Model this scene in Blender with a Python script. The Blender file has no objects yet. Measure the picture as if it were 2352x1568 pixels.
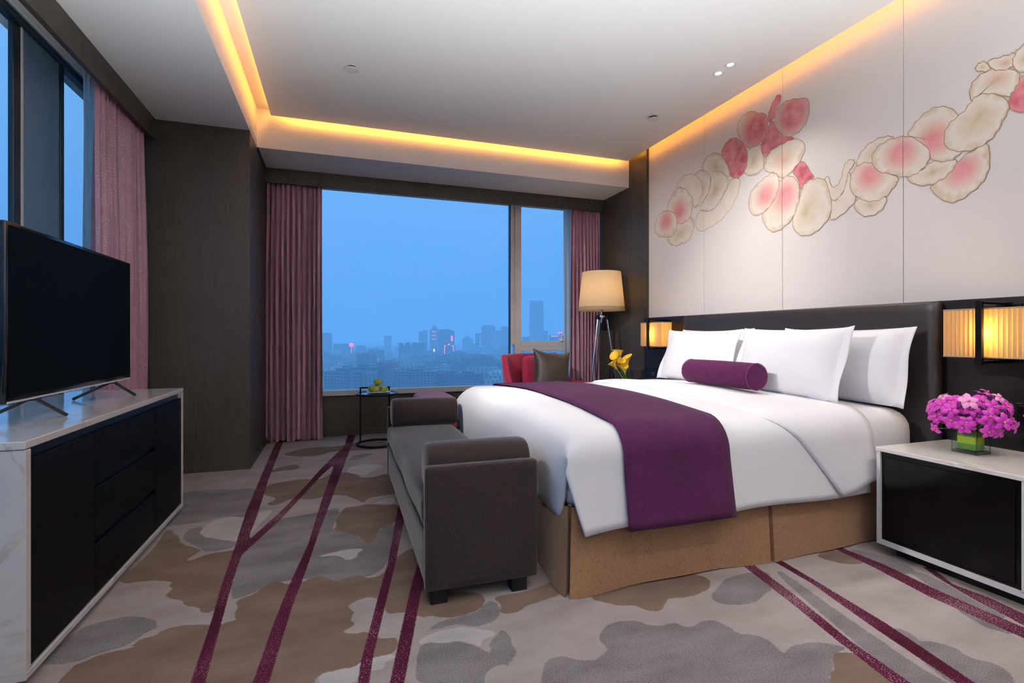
import bpy, bmesh, math, random
import numpy as np
from mathutils import Vector, Matrix, noise

random.seed(7)
S = bpy.context.scene
COL = S.collection

# ------------------------------------------------------------------ camera, world, exposure
CAM_H = 1.1
FPX, CXP, HYP, YAW = 1170.0, 1176.0, 771.0, 0.3315
cam = bpy.data.cameras.new('camera')
cam.sensor_width = 36.0
cam.lens = 36.0 * FPX / 2352.0
cam.shift_y = -(784.0 - HYP) / 2352.0
cam.clip_start = 0.03
cam.clip_end = 20000.0
camo = bpy.data.objects.new('camera', cam)
COL.objects.link(camo)
camo.location = (0, 0, CAM_H)
camo.rotation_euler = (math.pi / 2, 0, -YAW)
S.camera = camo

S.view_settings.view_transform = 'Standard'
S.view_settings.look = 'None'
S.view_settings.gamma = 1.0
S.view_settings.use_curve_mapping = False
S.view_settings.exposure = 0.25
S.cycles.max_bounces = 7
S.cycles.diffuse_bounces = 4
S.cycles.glossy_bounces = 2
S.cycles.transmission_bounces = 4
S.cycles.transparent_max_bounces = 12
S.cycles.caustics_reflective = False
S.cycles.caustics_refractive = False
S.cycles.sample_clamp_indirect = 5.0
S.cycles.use_denoising = True
S.cycles.use_adaptive_sampling = True
S.cycles.adaptive_threshold = 0.05
S.cycles.adaptive_min_samples = 24

SKY_LOW = (0.165, 0.43, 0.90)
SKY_HIGH = (0.27, 0.60, 1.02)
SKY_STRENGTH = 1.0
HAZE = (0.105, 0.35, 0.81)
HAZE_DENSITY = 0.00062
w = bpy.data.worlds.new('dusk_sky')
S.world = w
w.use_nodes = True
nt = w.node_tree
nt.nodes.clear()
o_ = nt.nodes.new('ShaderNodeOutputWorld')
b_ = nt.nodes.new('ShaderNodeBackground')
tc_ = nt.nodes.new('ShaderNodeTexCoord')
sp_ = nt.nodes.new('ShaderNodeSeparateXYZ')
rp_ = nt.nodes.new('ShaderNodeValToRGB')
nt.links.new(tc_.outputs['Generated'], sp_.inputs[0])
nt.links.new(sp_.outputs['Z'], rp_.inputs[0])
rp_.color_ramp.elements[0].position = 0.0
rp_.color_ramp.elements[0].color = (*SKY_LOW, 1)
rp_.color_ramp.elements[1].position = 0.5
rp_.color_ramp.elements[1].color = (*SKY_HIGH, 1)
nt.links.new(rp_.outputs[0], b_.inputs[0])
b_.inputs[1].default_value = SKY_STRENGTH
nt.links.new(b_.outputs[0], o_.inputs[0])

# lamp strengths, all in one place
W_FILL_CEIL = 9.0      # downlights added outside the view (W)
W_WALL = 32.0      # downlight pair over the bed head
W_FILL_GIMBAL = 350.0    # gimbal lights added in the window-side soffit, for wall and bed
W_FILL_BED = 52.0    # aimed lights added to brighten the near side of the bed
W_FLOORLAMP = 1.8
W_FILL_UP = 420.0   # floor cans added behind the viewpoint to brighten the ceiling
W_SCONCE = 1.3
E_COVE = (27.0, 30.0, 14.0)
WARM = (1.0, 0.86, 0.70)
NEUTRAL = (1.0, 0.955, 0.92)
COOL = (0.93, 0.98, 1.0)
AMBER = (1.0, 0.375, 0.035)

# ------------------------------------------------------------------ helpers
def srgb(r, g, b):
    def f(c):
        c /= 255.0
        return c / 12.92 if c <= 0.04045 else ((c + 0.055) / 1.055) ** 2.4
    return (f(r), f(g), f(b))

SN, CS = math.sin(YAW), math.cos(YAW)
def ray(u, v):
    r = (u - CXP) / FPX
    return (SN + CS * r, CS - SN * r, (HYP - v) / FPX)
def onZ(u, v, z=0.0):
    d = ray(u, v); t = (z - CAM_H) / d[2]
    return (t * d[0], t * d[1])
def onX(u, v, x):
    d = ray(u, v); t = x / d[0]
    return (t * d[1], CAM_H + t * d[2])

def N(nt, kind, **kw):
    n = nt.nodes.new(kind)
    for k, v in kw.items():
        setattr(n, k, v)
    return n

class Mat:
    """small wrapper round a Principled material"""
    def __init__(self, name, color=(0.5, 0.5, 0.5), rough=0.5, metal=0.0, spec=0.5, sheen=0.0, coat=0.0):
        self.m = bpy.data.materials.new(name)
        self.m.use_nodes = True
        self.nt = self.m.node_tree
        self.b = self.nt.nodes['Principled BSDF']
        i = self.b.inputs
        i['Base Color'].default_value = (*color, 1)
        i['Roughness'].default_value = rough
        i['Metallic'].default_value = metal
        i['Specular IOR Level'].default_value = spec
        i['Sheen Weight'].default_value = sheen
        i['Coat Weight'].default_value = coat
        self.color = color
    def n(self, kind, **kw):
        return N(self.nt, kind, **kw)
    def l(self, a, b):
        self.nt.links.new(a, b)
    def coords(self, kind='Object', scale=(1, 1, 1)):
        t = self.n('ShaderNodeTexCoord'); mp = self.n('ShaderNodeMapping')
        mp.inputs['Scale'].default_value = scale
        self.l(t.outputs[kind], mp.inputs[0])
        return mp.outputs[0]
    def noise(self, vec, scale, detail=4, rough=0.55, dist=0.0):
        t = self.n('ShaderNodeTexNoise')
        t.inputs['Scale'].default_value = scale
        t.inputs['Detail'].default_value = detail
        t.inputs['Roughness'].default_value = rough
        t.inputs['Distortion'].default_value = dist
        self.l(vec, t.inputs['Vector'])
        return t.outputs['Fac']
    def ramp(self, fac, stops):
        r = self.n('ShaderNodeValToRGB')
        e = r.color_ramp.elements
        while len(e) < len(stops):
            e.new(0.5)
        for k, (p, c) in enumerate(stops):
            e[k].position = p
            e[k].color = (*c, 1) if len(c) == 3 else c
        self.l(fac, r.inputs[0])
        return r.outputs[0]
    def mix(self, fac, a, b, mode='MIX'):
        mx = self.n('ShaderNodeMix', data_type='RGBA', blend_type=mode)
        for s, v in ((0, fac), (6, a), (7, b)):
            if hasattr(v, 'is_output'):
                self.l(v, mx.inputs[s])
            elif s == 0:
                mx.inputs[0].default_value = v
            else:
                mx.inputs[s].default_value = (*v, 1)
        return mx.outputs[2]
    def math(self, op, a, b=None, c=None):
        t = self.n('ShaderNodeMath', operation=op)
        for k, v in enumerate((a, b, c)):
            if v is None:
                continue
            if hasattr(v, 'is_output'):
                self.l(v, t.inputs[k])
            else:
                t.inputs[k].default_value = v
        return t.outputs[0]
    def attr(self, name):
        a = self.n('ShaderNodeAttribute', attribute_name=name)
        return a
    def base(self, out):
        self.l(out, self.b.inputs['Base Color'])
    def bump(self, fac, strength=0.2, dist=0.01):
        b = self.n('ShaderNodeBump')
        b.inputs['Strength'].default_value = strength
        b.inputs['Distance'].default_value = dist
        self.l(fac, b.inputs['Height'])
        self.l(b.outputs[0], self.b.inputs['Normal'])

def plain(name, rgb, rough=0.5, vary=1.0, **kw):
    """plain finish with a faint uneven tone"""
    M = Mat(name, srgb(*rgb), rough, **kw)
    f = M.noise(M.coords(), 6, 3)
    c = M.color
    M.base(M.ramp(f, [(0.3, tuple(x * (1 - .06 * vary) for x in c)), (0.7, tuple(min(1, x * (1 + .05 * vary)) for x in c))]))
    return M.m

def fabric(name, rgb, rough=0.85, sheen=0.3, weave=420, amount=0.16, streak=(1, 1, 1), bump=0.25, mottle=0.12):
    M = Mat(name, srgb(*rgb), rough, sheen=sheen, spec=0.25)
    v = M.coords(scale=streak)
    f1 = M.noise(v, weave, 2)
    f2 = M.noise(M.coords(), 5, 4)
    c = M.color
    a = M.ramp(f1, [(0.3, tuple(x * (1 - amount) for x in c)), (0.7, tuple(min(1, x * (1 + amount)) for x in c))])
    g = M.ramp(f2, [(0.25, (1 - mottle,) * 3), (0.75, (1.0,) * 3)])
    M.base(M.mix(1.0, a, g, 'MULTIPLY'))
    M.b.inputs['Sheen Roughness'].default_value = 0.4
    M.bump(f1, bump, 0.002)
    return M.m

def emit(name, rgb, strength):
    m = bpy.data.materials.new(name); m.use_nodes = True
    nt = m.node_tree; nt.nodes.clear()
    e = nt.nodes.new('ShaderNodeEmission'); o = nt.nodes.new('ShaderNodeOutputMaterial')
    e.inputs[0].default_value = (*rgb, 1); e.inputs[1].default_value = strength
    nt.links.new(e.outputs[0], o.inputs[0])
    return m

def clear_glass(name, tint=(1, 1, 1), refl=0.9):
    """thin clear sheet: see-through with a Fresnel mirror on top"""
    m = bpy.data.materials.new(name); m.use_nodes = True
    nt = m.node_tree; nt.nodes.clear()
    o = nt.nodes.new('ShaderNodeOutputMaterial'); mx = nt.nodes.new('ShaderNodeMixShader')
    t = nt.nodes.new('ShaderNodeBsdfTransparent'); g = nt.nodes.new('ShaderNodeBsdfGlossy'); f = nt.nodes.new('ShaderNodeFresnel')
    f.inputs['IOR'].default_value = 1.45
    t.inputs[0].default_value = (*tint, 1)
    g.inputs['Roughness'].default_value = 0.02
    g.inputs['Color'].default_value = (refl, refl, refl, 1)
    ge = nt.nodes.new('ShaderNodeNewGeometry'); fm = nt.nodes.new('ShaderNodeMath'); fm.operation = 'SUBTRACT'; fm.use_clamp = True   # mirror on the entry face only
    nt.links.new(f.outputs[0], fm.inputs[0]); nt.links.new(ge.outputs['Backfacing'], fm.inputs[1]); nt.links.new(fm.outputs[0], mx.inputs[0]); nt.links.new(t.outputs[0], mx.inputs[1]); nt.links.new(g.outputs[0], mx.inputs[2])
    nt.links.new(mx.outputs[0], o.inputs[0])
    return m

def translucent(name, rgb, trans=0.5, tcol=None):
    m = bpy.data.materials.new(name); m.use_nodes = True
    nt = m.node_tree; nt.nodes.clear()
    o = nt.nodes.new('ShaderNodeOutputMaterial'); mx = nt.nodes.new('ShaderNodeMixShader')
    d = nt.nodes.new('ShaderNodeBsdfDiffuse'); t = nt.nodes.new('ShaderNodeBsdfTranslucent')
    ns = nt.nodes.new('ShaderNodeTexNoise'); ns.inputs['Scale'].default_value = 260
    rp = nt.nodes.new('ShaderNodeValToRGB'); tc = nt.nodes.new('ShaderNodeTexCoord')
    c = srgb(*rgb)
    rp.color_ramp.elements[0].color = (*[x * .92 for x in c], 1); rp.color_ramp.elements[1].color = (*c, 1)
    nt.links.new(tc.outputs['Object'], ns.inputs['Vector']); nt.links.new(ns.outputs['Fac'], rp.inputs[0]); nt.links.new(rp.outputs[0], d.inputs[0])
    t.inputs[0].default_value = (*(srgb(*tcol) if tcol else c), 1)
    mx.inputs[0].default_value = trans
    nt.links.new(d.outputs[0], mx.inputs[1]); nt.links.new(t.outputs[0], mx.inputs[2]); nt.links.new(mx.outputs[0], o.inputs[0])
    return m

# ---- geometry
def BM():
    return bmesh.new()

def box(bm, x0, x1, y0, y1, z0, z1, r=0.0, seg=2, mi=0):
    x0, x1 = sorted((x0, x1)); y0, y1 = sorted((y0, y1)); z0, z1 = sorted((z0, z1))
    M = Matrix.Translation(((x0 + x1) / 2, (y0 + y1) / 2, (z0 + z1) / 2)) @ Matrix.Diagonal((x1 - x0, y1 - y0, z1 - z0, 1))
    g = bmesh.ops.create_cube(bm, size=1, matrix=M)
    vs = g['verts']
    fs = {f for v in vs for f in v.link_faces}
    for f in fs:
        f.material_index = mi
    if r > 0:
        es = list({e for v in vs for e in v.link_edges})
        bmesh.ops.bevel(bm, geom=es, offset=r, segments=seg, affect='EDGES', profile=0.5)
    return bm

def grid(bm, nu, nv, fn, closed_u=False, closed_v=False):
    vs = [[bm.verts.new(fn(i, j)) for j in range(nv)] for i in range(nu)]
    fs = []
    for i in range(nu if closed_u else nu - 1):
        for j in range(nv if closed_v else nv - 1):
            a, b = i, (i + 1) % nu
            c, d = j, (j + 1) % nv
            fs.append(bm.faces.new((vs[a][c], vs[b][c], vs[b][d], vs[a][d])))
    return vs, fs

def lathe(bm, prof, n=24, c=(0, 0, 0), cap=True):
    vs, fs = grid(bm, n, len(prof), lambda i, j: (c[0] + prof[j][0] * math.cos(2 * math.pi * i / n), c[1] + prof[j][0] * math.sin(2 * math.pi * i / n), c[2] + prof[j][1]), closed_u=True)
    if cap:
        for k, rev in ((0, True), (-1, False)):
            ring = [vs[i][k] for i in range(n)]
            if prof[k][0] > 1e-5:
                bm.faces.new(ring[::-1] if rev else ring)
    bmesh.ops.remove_doubles(bm, verts=[v for r in vs for v in r if v.is_valid], dist=1e-6)
    return bm

def tube(bm, pts, r, n=8, cap=True, closed=False):
    pts = [Vector(p) for p in pts]
    rs = r if isinstance(r, (list, tuple)) else [r] * len(pts)
    m = len(pts); rings = []
    up = Vector((0, 0, 1))
    for k, p in enumerate(pts):
        a = pts[(k - 1) % m] if (closed or k > 0) else p
        b = pts[(k + 1) % m] if (closed or k < m - 1) else p
        t = (b - a).normalized()
        s = t.cross(up)
        if s.length < 1e-3:
            s = t.cross(Vector((1, 0, 0)))
        s.normalize(); q = s.cross(t)
        rings.append([bm.verts.new(p + rs[k] * (math.cos(2 * math.pi * i / n) * s + math.sin(2 * math.pi * i / n) * q)) for i in range(n)])
    for k in range(m if closed else m - 1):
        A, B = rings[k], rings[(k + 1) % m]
        for i in range(n):
            bm.faces.new((A[i], A[(i + 1) % n], B[(i + 1) % n], B[i]))
    if cap and not closed:
        bm.faces.new(rings[0][::-1]); bm.faces.new(rings[-1])
    return bm

def bar(bm, p, q, w, d=None):
    """square bar from p to q"""
    d = d or w
    p, q = Vector(p), Vector(q)
    t = (q - p).normalized()
    s = t.cross(Vector((0, 0, 1)))
    if s.length < 1e-3:
        s = Vector((1, 0, 0))
    s.normalize(); u = s.cross(t)
    A = [bm.verts.new(e + s * a * w / 2 + u * b * d / 2) for e in (p, q) for a, b in ((-1, -1), (1, -1), (1, 1), (-1, 1))]
    for f in ((3, 2, 1, 0), (4, 5, 6, 7), (0, 1, 5, 4), (1, 2, 6, 5), (2, 3, 7, 6), (3, 0, 4, 7)):
        bm.faces.new([A[i] for i in f])
    return bm

def prism(bm, poly, axis, a, b):
    """extrude a 2D polygon between a and b along axis (0,1,2)"""
    def P(p, t):
        q = [0, 0, 0]; q[axis] = t
        o = [k for k in range(3) if k != axis]
        q[o[0]], q[o[1]] = p
        return q
    A = [bm.verts.new(P(p, a)) for p in poly]; B = [bm.verts.new(P(p, b)) for p in poly]
    n = len(poly)
    bm.faces.new(A[::-1]); bm.faces.new(B)
    for i in range(n):
        bm.faces.new((A[i], A[(i + 1) % n], B[(i + 1) % n], B[i]))
    return bm

def root_loc(o):
    v = Vector((0, 0, 0))
    while o is not None:
        v = v + o.location
        o = o.parent
    return v

def obj(name, bm, mat, parent=None, smooth=None, world=True, label=None, kind=None, recalc=True):
    """link a bmesh as ONE object; with a parent its world coordinates become local to that parent"""
    me = bpy.data.meshes.new(name)
    if recalc:
        bmesh.ops.recalc_face_normals(bm, faces=bm.faces)
    loc = Vector((0, 0, 0))
    if parent is None:
        xs = [v.co for v in bm.verts]
        lo = [min(c[k] for c in xs) for k in range(3)]; hi = [max(c[k] for c in xs) for k in range(3)]
        loc = Vector(((lo[0] + hi[0]) / 2, (lo[1] + hi[1]) / 2, lo[2]))
        bmesh.ops.translate(bm, vec=-loc, verts=bm.verts)
    elif world:
        bmesh.ops.translate(bm, vec=-root_loc(parent), verts=bm.verts)
    bm.to_mesh(me); bm.free()
    for m in (mat if isinstance(mat, (list, tuple)) else [mat]):
        me.materials.append(m)
    if smooth is not None:
        me.polygons.foreach_set('use_smooth', [True] * len(me.polygons))
        me.set_sharp_from_angle(angle=math.radians(smooth))
    o = bpy.data.objects.new(name, me)
    o.location = loc
    o.parent = parent
    COL.objects.link(o)
    if label: o['label'] = label
    if kind: o['kind'] = kind
    return o

def tag(o, label, cat, group=None, kind=None):
    o['label'] = label; o['category'] = cat
    if group: o['group'] = group
    if kind: o['kind'] = kind
    return o

def thing(name, label, cat, loc=(0, 0, 0), rotz=0.0, group=None):
    o = bpy.data.objects.new(name, None)
    o.empty_display_size = 0.1
    o.location = loc; o.rotation_euler = (0, 0, rotz)
    COL.objects.link(o)
    return tag(o, label, cat, group)

KIDS = {}
def copy_tree(o, parent=None):
    c = o.copy(); COL.objects.link(c); c.parent = parent
    for ch in [x for x in o.children]:
        copy_tree(ch, c)
    return c

def struct(name, bm, mat, label=None, parent=None, smooth=None):
    o = obj(name, bm, mat, parent, smooth)
    if parent is None:
        o['kind'] = 'structure'
        o['label'] = label; o['category'] = name.split('_')[0]
    return o

def spot(name, loc, target, watts, color, angle=110, blend=0.6, radius=0.05, parent=None):
    l = bpy.data.lights.new(name, 'SPOT')
    l.energy = watts; l.color = color; l.spot_size = math.radians(angle); l.spot_blend = blend; l.shadow_soft_size = radius
    o = bpy.data.objects.new(name, l); COL.objects.link(o)
    d = Vector(target) - Vector(loc)
    o.rotation_euler = d.to_track_quat('-Z', 'Y').to_euler()
    o.parent = parent
    o.location = Vector(loc) - (root_loc(parent) if parent else Vector())
    return o

def point(name, loc, watts, color, radius=0.03, parent=None):
    l = bpy.data.lights.new(name, 'POINT')
    l.energy = watts; l.color = color; l.shadow_soft_size = radius
    o = bpy.data.objects.new(name, l); COL.objects.link(o); o.parent = parent
    o.location = Vector(loc) - (root_loc(parent) if parent else Vector())
    return o

def chaikin(p, n=2, closed=True):
    for _ in range(n):
        q = []
        m = len(p)
        for i in range(m if closed else m - 1):
            a, b = p[i], p[(i + 1) % m]
            q += [(a[0] * .75 + b[0] * .25, a[1] * .75 + b[1] * .25), (a[0] * .25 + b[0] * .75, a[1] * .25 + b[1] * .75)]
        p = q
    return p

def smoothstep(t):
    t = min(1, max(0, t)); return t * t * (3 - 2 * t)

# ------------------------------------------------------------------ materials of the room
M_PAINT = plain('ceiling_paint', (238, 237, 235), 0.85, 0.12, spec=0.2)
def veneer(name, rgb, rough=0.5):
    M = Mat(name, srgb(*rgb), rough, spec=0.35)
    v = M.coords(scale=(70, 70, 2.2))
    f1 = M.noise(v, 2.2, 5, 0.7)
    f2 = M.noise(M.coords(scale=(3, 3, 0.5)), 1.5, 3)
    c = M.color
    a = M.ramp(f1, [(0.28, tuple(x * 0.55 for x in c)), (0.5, c), (0.75, tuple(x * 1.45 for x in c))])
    g = M.ramp(f2, [(0.3, (0.86,) * 3), (0.7, (1.0,) * 3)])
    M.base(M.mix(1.0, a, g, 'MULTIPLY'))
    M.bump(f1, 0.15, 0.002)
    return M.m
M_WOOD = veneer('dark_grey_brown_veneer', (74, 67, 59), 0.42)
M_BLACKWOOD = veneer('blackened_wood', (26, 23, 25), 0.32)

def wallpaper():
    M = Mat('pale_silk_wall_panel', srgb(214, 206, 202), 0.8, spec=0.25)
    f = M.noise(M.coords(scale=(1, 2.5, 160)), 4, 3)
    c = M.color
    M.base(M.ramp(f, [(0.3, tuple(x * 0.975 for x in c)), (0.7, c)]))
    M.bump(f, 0.05, 0.001)
    return M.m
M_PANEL = wallpaper()
M_FRAME = plain('pale_grey_aluminium', (206, 201, 197), 0.4)
M_DARKFRAME = plain('dark_window_frame', (44, 56, 64), 0.35, metal=0.4)
M_PILLAR = plain('sky_tinted_pillar', (92, 124, 148), 0.35)  # blue of the mirrored sky put into the base colour
M_GLASS = clear_glass('window_glass', (0.985, 0.99, 0.995), 0.55)
M_WHITEMETAL = plain('white_plastic', (222, 220, 218), 0.45)

# ------------------------------------------------------------------ carpet pattern (flat print, traced in floor coordinates)
def zoom_px(pts, ox, oy, s):
    return [(ox + x / s, oy + y / s) for x, y in pts]
A_ = lambda p: zoom_px(p, 400, 980, 2.6667)
B_ = lambda p: zoom_px(p, 0, 880, 2.2797)
C_ = lambda p: zoom_px(p, 900, 1240, 1.6198)
D_ = lambda p: zoom_px(p, 1960, 980, 3.5638)
taupe_px = [
    B_([(870,765),(910,770),(905,790),(940,795),(940,840),(1060,870),(1040,885),(970,925),(1000,930),(1090,890),(1220,875),(1245,865),(1175,1100),(1120,1200),(1050,1200),(1040,1170),(965,1165),(955,1135),(870,1125),(870,1100),(915,1070),(870,1065),(920,1040),(800,1030),(600,1055),(690,970),(780,890),(830,830)]),
    B_([(240,1640),(300,1568),(355,1510),(400,1465),(450,1455),(485,1440),(500,1425),(620,1395),(715,1385),(690,1370),(740,1335),(820,1320),(850,1290),(960,1265),(1090,1260),(1160,1270),(1180,1245),(1255,1245),(1225,1225),(1235,1190),(1250,1170),(1230,1150),(1250,1130),(1340,1100),(1380,1060),(1430,1042)])
    + A_([(560,960),(640,945),(700,965),(790,950),(830,930),(900,915),(950,930),(1000,950),(1060,920),(1140,910),(1200,930),(1280,905),(1320,840),(1370,790),(1460,740),(1560,720),(1640,980),(1620,1100),(1590,1150),(1510,1170),(1440,1130),(1300,1150),(1290,1100),(1240,1050),(1190,1040),(1120,1060),(1070,1090),(1075,1120),(1110,1130),(1090,1160),(1080,1190),(1120,1210),(1070,1230),(1020,1265),(1130,1265),(1180,1250),(1250,1300),(1380,1285),(1360,1380),(1280,1400),(1180,1420),(1100,1470),(1020,1485),(890,1510),(850,1580),(820,1700),(0,1720)]),
    A_([(540,400),(570,355),(700,330),(800,318),(890,325),(960,285),(1050,278),(1120,290),(1140,310),(1210,310),(1300,285),(1400,300),(1420,400),(1250,425),(1180,440),(1160,470),(1110,440),(1020,412),(900,430),(850,445),(700,440),(660,470),(590,482),(560,470),(640,440),(560,420)]),
    A_([(1010,540),(1040,495),(1120,485),(1200,470),(1280,480),(1380,470),(1390,560),(1350,590),(1260,620),(1240,660),(1230,690),(1190,715),(1140,690),(1130,660),(960,635),(1000,610),(985,580)]),
    A_([(665,168),(720,150),(790,132),(860,125),(1010,120),(1150,90),(1320,85),(1330,135),(1220,140),(1000,150),(930,157),(900,175),(800,182),(700,178)]),
    A_([(580,270),(650,245),(740,230),(780,240),(740,262),(660,268),(600,282)]),
    C_([(730,215),(760,200),(850,165),(1000,140),(1100,120),(1180,140),(1185,165),(1180,185),(1100,215),(1030,215),(1015,235),(1010,260),(960,268),(900,240),(860,245),(800,235)]),
    C_([(1640,420),(1700,415),(1760,430),(1880,540),(1900,640),(1640,640),(1625,500),(1650,470),(1635,450)]),
    C_([(110,275),(200,290),(260,285),(340,250),(350,215),(320,195),(200,190),(150,200)]),
    C_([(370,210),(480,195),(560,170),(600,150),(640,200),(560,225),(500,245),(470,270),(400,275),(410,240)]),
    C_([(1570,55),(1650,30),(1720,62),(1765,85),(1700,92),(1620,75)]),
]
grey_px = [
    A_([(55,400),(200,385),(400,380),(520,370),(480,470),(440,560),(350,545),(240,560),(200,580),(0,605),(-60,610),(-60,450)]),
    A_([(420,770),(500,650),(640,560),(760,545),(880,525),(1010,490),(1010,540),(985,580),(960,635),(1130,660),(1140,690),(1190,715),(1260,620),(1370,580),(1370,700),(1300,850),(1200,920),(1000,950),(830,925),(640,945),(500,1010),(430,1040),(330,1060),(400,800)]),
    A_([(40,680),(100,620),(180,610),(170,640),(250,690),(380,700),(370,740),(200,770),(140,735)]),
    A_([(1060,200),(1120,165),(1240,160),(1160,190),(1080,205)]),
    B_([(180,1480),(280,1400),(420,1280),(520,1250),(700,1210),(860,1255),(720,1330),(690,1365),(500,1420),(400,1462)]),
    C_([(1240,140),(1400,105),(1420,180),(1395,195),(1350,235),(1270,243),(1200,230),(1185,205),(1215,175)]),
    C_([(770,360),(790,320),(850,300),(920,300),(945,315),(1000,320),(1050,303),(1090,325),(1130,320),(1150,300),(1200,297),(1260,325),(1290,350),(1350,350),(1420,380),(1455,430),(1480,395),(1560,378),(1640,385),(1700,405),(1640,420),(1635,450),(1650,470),(1625,500),(1640,540),(1640,700),(720,700),(740,531),(750,480),(760,440),(815,405),(780,385)]),
    C_([(550,640),(555,531),(560,480),(580,440),(640,428),(700,450),(760,440),(750,480),(740,531),(730,640)]),
    C_([(85,560),(95,400),(140,378),(200,385),(240,375),(290,385),(350,410),(360,425),(375,400),(360,385),(395,350),(400,330),(440,350),(450,400),(475,420),(440,440),(460,480),(420,460),(380,470),(340,500),(360,570)]),
    C_([(120,340),(170,330),(250,310),(310,325),(390,300),(405,270),(400,240),(370,225),(350,230),(330,260),(260,285),(180,300)]),
    C_([(1850,325),(1900,330),(1955,360),(1940,375),(2010,375),(2100,400),(2150,440),(2240,455),(2310,500),(2320,560),(2110,560),(1950,430)]),
    C_([(1420,110),(1460,120),(1640,250),(1800,360),(1930,450),(2110,560),(1940,560),(1700,360),(1500,190)]),
    C_([(1700,30),(1840,60),(1950,105),(1930,130),(1870,120),(1800,90),(1720,50)]),
    C_([(2090,245),(2180,270),(2300,330),(2400,380),(2400,352),(2250,345),(2130,280)]),
    D_([(420,1165),(560,1190),(780,1290),(1000,1430),(1300,1568),(1150,1568),(850,1420),(620,1300),(520,1230)]),
]
white_px = [
    A_([(860,800),(960,770),(1080,745),(1180,745),(1120,770),(1130,795),(1060,820),(1020,790),(940,790)]),
    A_([(1230,375),(1330,352),(1330,392),(1250,390)]),
    A_([(1215,468),(1340,425),(1360,472),(1250,470)]),
    A_([(1060,250),(1160,225),(1260,230),(1285,250),(1210,270),(1160,302),(1120,290),(1060,280)]),
    A_([(880,1580),(890,1510),(1020,1485),(1150,1430),(1250,1400),(1360,1385),(1350,1420),(1270,1450),(1300,1490),(1200,1490),(1130,1520),(1080,1590)]),
    A_([(140,668),(200,590),(350,545),(440,560),(480,530),(620,500),(560,560),(480,640),(440,700),(340,697)]),
    C_([(90,390),(130,350),(250,320),(330,332),(395,338),(375,360),(330,365),(350,400),(300,385),(240,372),(200,384),(140,378)]),
]
stripe_px = [
    A_([(612,118),(520,330),(440,520),(370,740),(290,970),(230,1180),(100,1568),(40,1720),(140,1720),(190,1568),(330,1050),(390,850),(440,720),(510,540),(575,330),(660,112),(690,40),(645,40)]),
    A_([(1070,30),(1040,125),(985,220),(900,460),(820,720),(700,980),(610,1200),(480,1568),(420,1720),(540,1720),(580,1568),(720,1110),(800,900),(890,640),(950,480),(1050,210),(1090,110),(1118,30)]),
    A_([(1040,120),(900,255),(780,390),(650,520),(460,690),(425,775),(560,650),(650,570),(760,450),(900,300),(1005,205)]),
    A_([(1400,380),(1365,520),(1310,830),(1260,1000),(1140,1450),(1125,1568),(1100,1720),(1170,1720),(1195,1568),(1220,1400),(1310,1020),(1350,860),(1405,590),(1450,380)]),
    A_([(1560,600),(1490,840),(1450,980),(1400,1200),(1320,1568),(1290,1720),(1385,1720),(1410,1568),(1470,1250),(1510,1020),(1540,960),(1630,600)]),
    C_([(1240,45),(1320,105),(1500,245),(1640,360),(1860,531),(2000,640),(2070,640),(1930,531),(1700,370),(1500,205),(1365,105),(1290,45)]),
    C_([(1360,45),(1440,90),(1560,160),(1800,330),(2100,531),(2250,640),(2330,640),(2170,531),(1840,310),(1600,165),(1470,88),(1400,45)]),
    C_([(1600,8),(1660,38),(1800,105),(2000,210),(2352,365),(2500,430),(2500,385),(2352,325),(2050,195),(1830,90),(1690,35),(1640,8)]),
    D_([(560,1140),(690,1235),(1000,1420),(1290,1568),(1500,1680),(1560,1600),(1397,1530),(1120,1400),(820,1290),(640,1150)]),
]
def floor_polys(lst, rounds):
    return [chaikin([onZ(u, v) for u, v in p], rounds) for p in lst]
POLY = {'taupe': floor_polys(taupe_px, 1), 'grey': floor_polys(grey_px, 1), 'white': floor_polys(white_px, 1), 'stripe': floor_polys(stripe_px, 0)}
rng = random.Random(3)
for _ in range(26):      # clouds go on over the floor behind the camera
    cx, cy = rng.uniform(-1.4, 3.0), rng.uniform(-2.8, 0.75)
    n = rng.randint(5, 8); R0 = rng.uniform(.15, .38)
    pts = []
    for k in range(n * 4):
        a = 2 * math.pi * k / (n * 4)
        rr = R0 * (0.75 + 0.25 * abs(math.sin(a * n / 2)))
        pts.append((cx + 1.5 * rr * math.cos(a), cy + rr * math.sin(a)))
    POLY[rng.choice(['taupe', 'grey', 'white'])].append(pts)

def sdf(polys, PX, PY):
    best = np.full(PX.shape, 0.3)
    for p in polys:
        q = np.array(p); a = q; b = np.roll(q, -1, 0)
        lo = q.min(0) - .1; hi = q.max(0) + .1
        sel = np.where((PX > lo[0]) & (PX < hi[0]) & (PY > lo[1]) & (PY < hi[1]))[0]
        if not len(sel): continue
        x = PX[sel][:, None]; y = PY[sel][:, None]
        ex = (b - a)[:, 0]; ey = (b - a)[:, 1]
        L = np.maximum(ex * ex + ey * ey, 1e-12)
        t = np.clip(((x - a[:, 0]) * ex + (y - a[:, 1]) * ey) / L, 0, 1)
        d = np.sqrt(((x - a[:, 0] - t * ex) ** 2 + (y - a[:, 1] - t * ey) ** 2).min(1))
        c = ((a[:, 1] > y) != (b[:, 1] > y)) & (x < ex * (y - a[:, 1]) / np.where(np.abs(ey) < 1e-12, 1e-12, ey) + a[:, 0])
        ins = c.sum(1) % 2 == 1
        best[sel] = np.minimum(best[sel], np.where(ins, -d, d))
    return best

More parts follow.
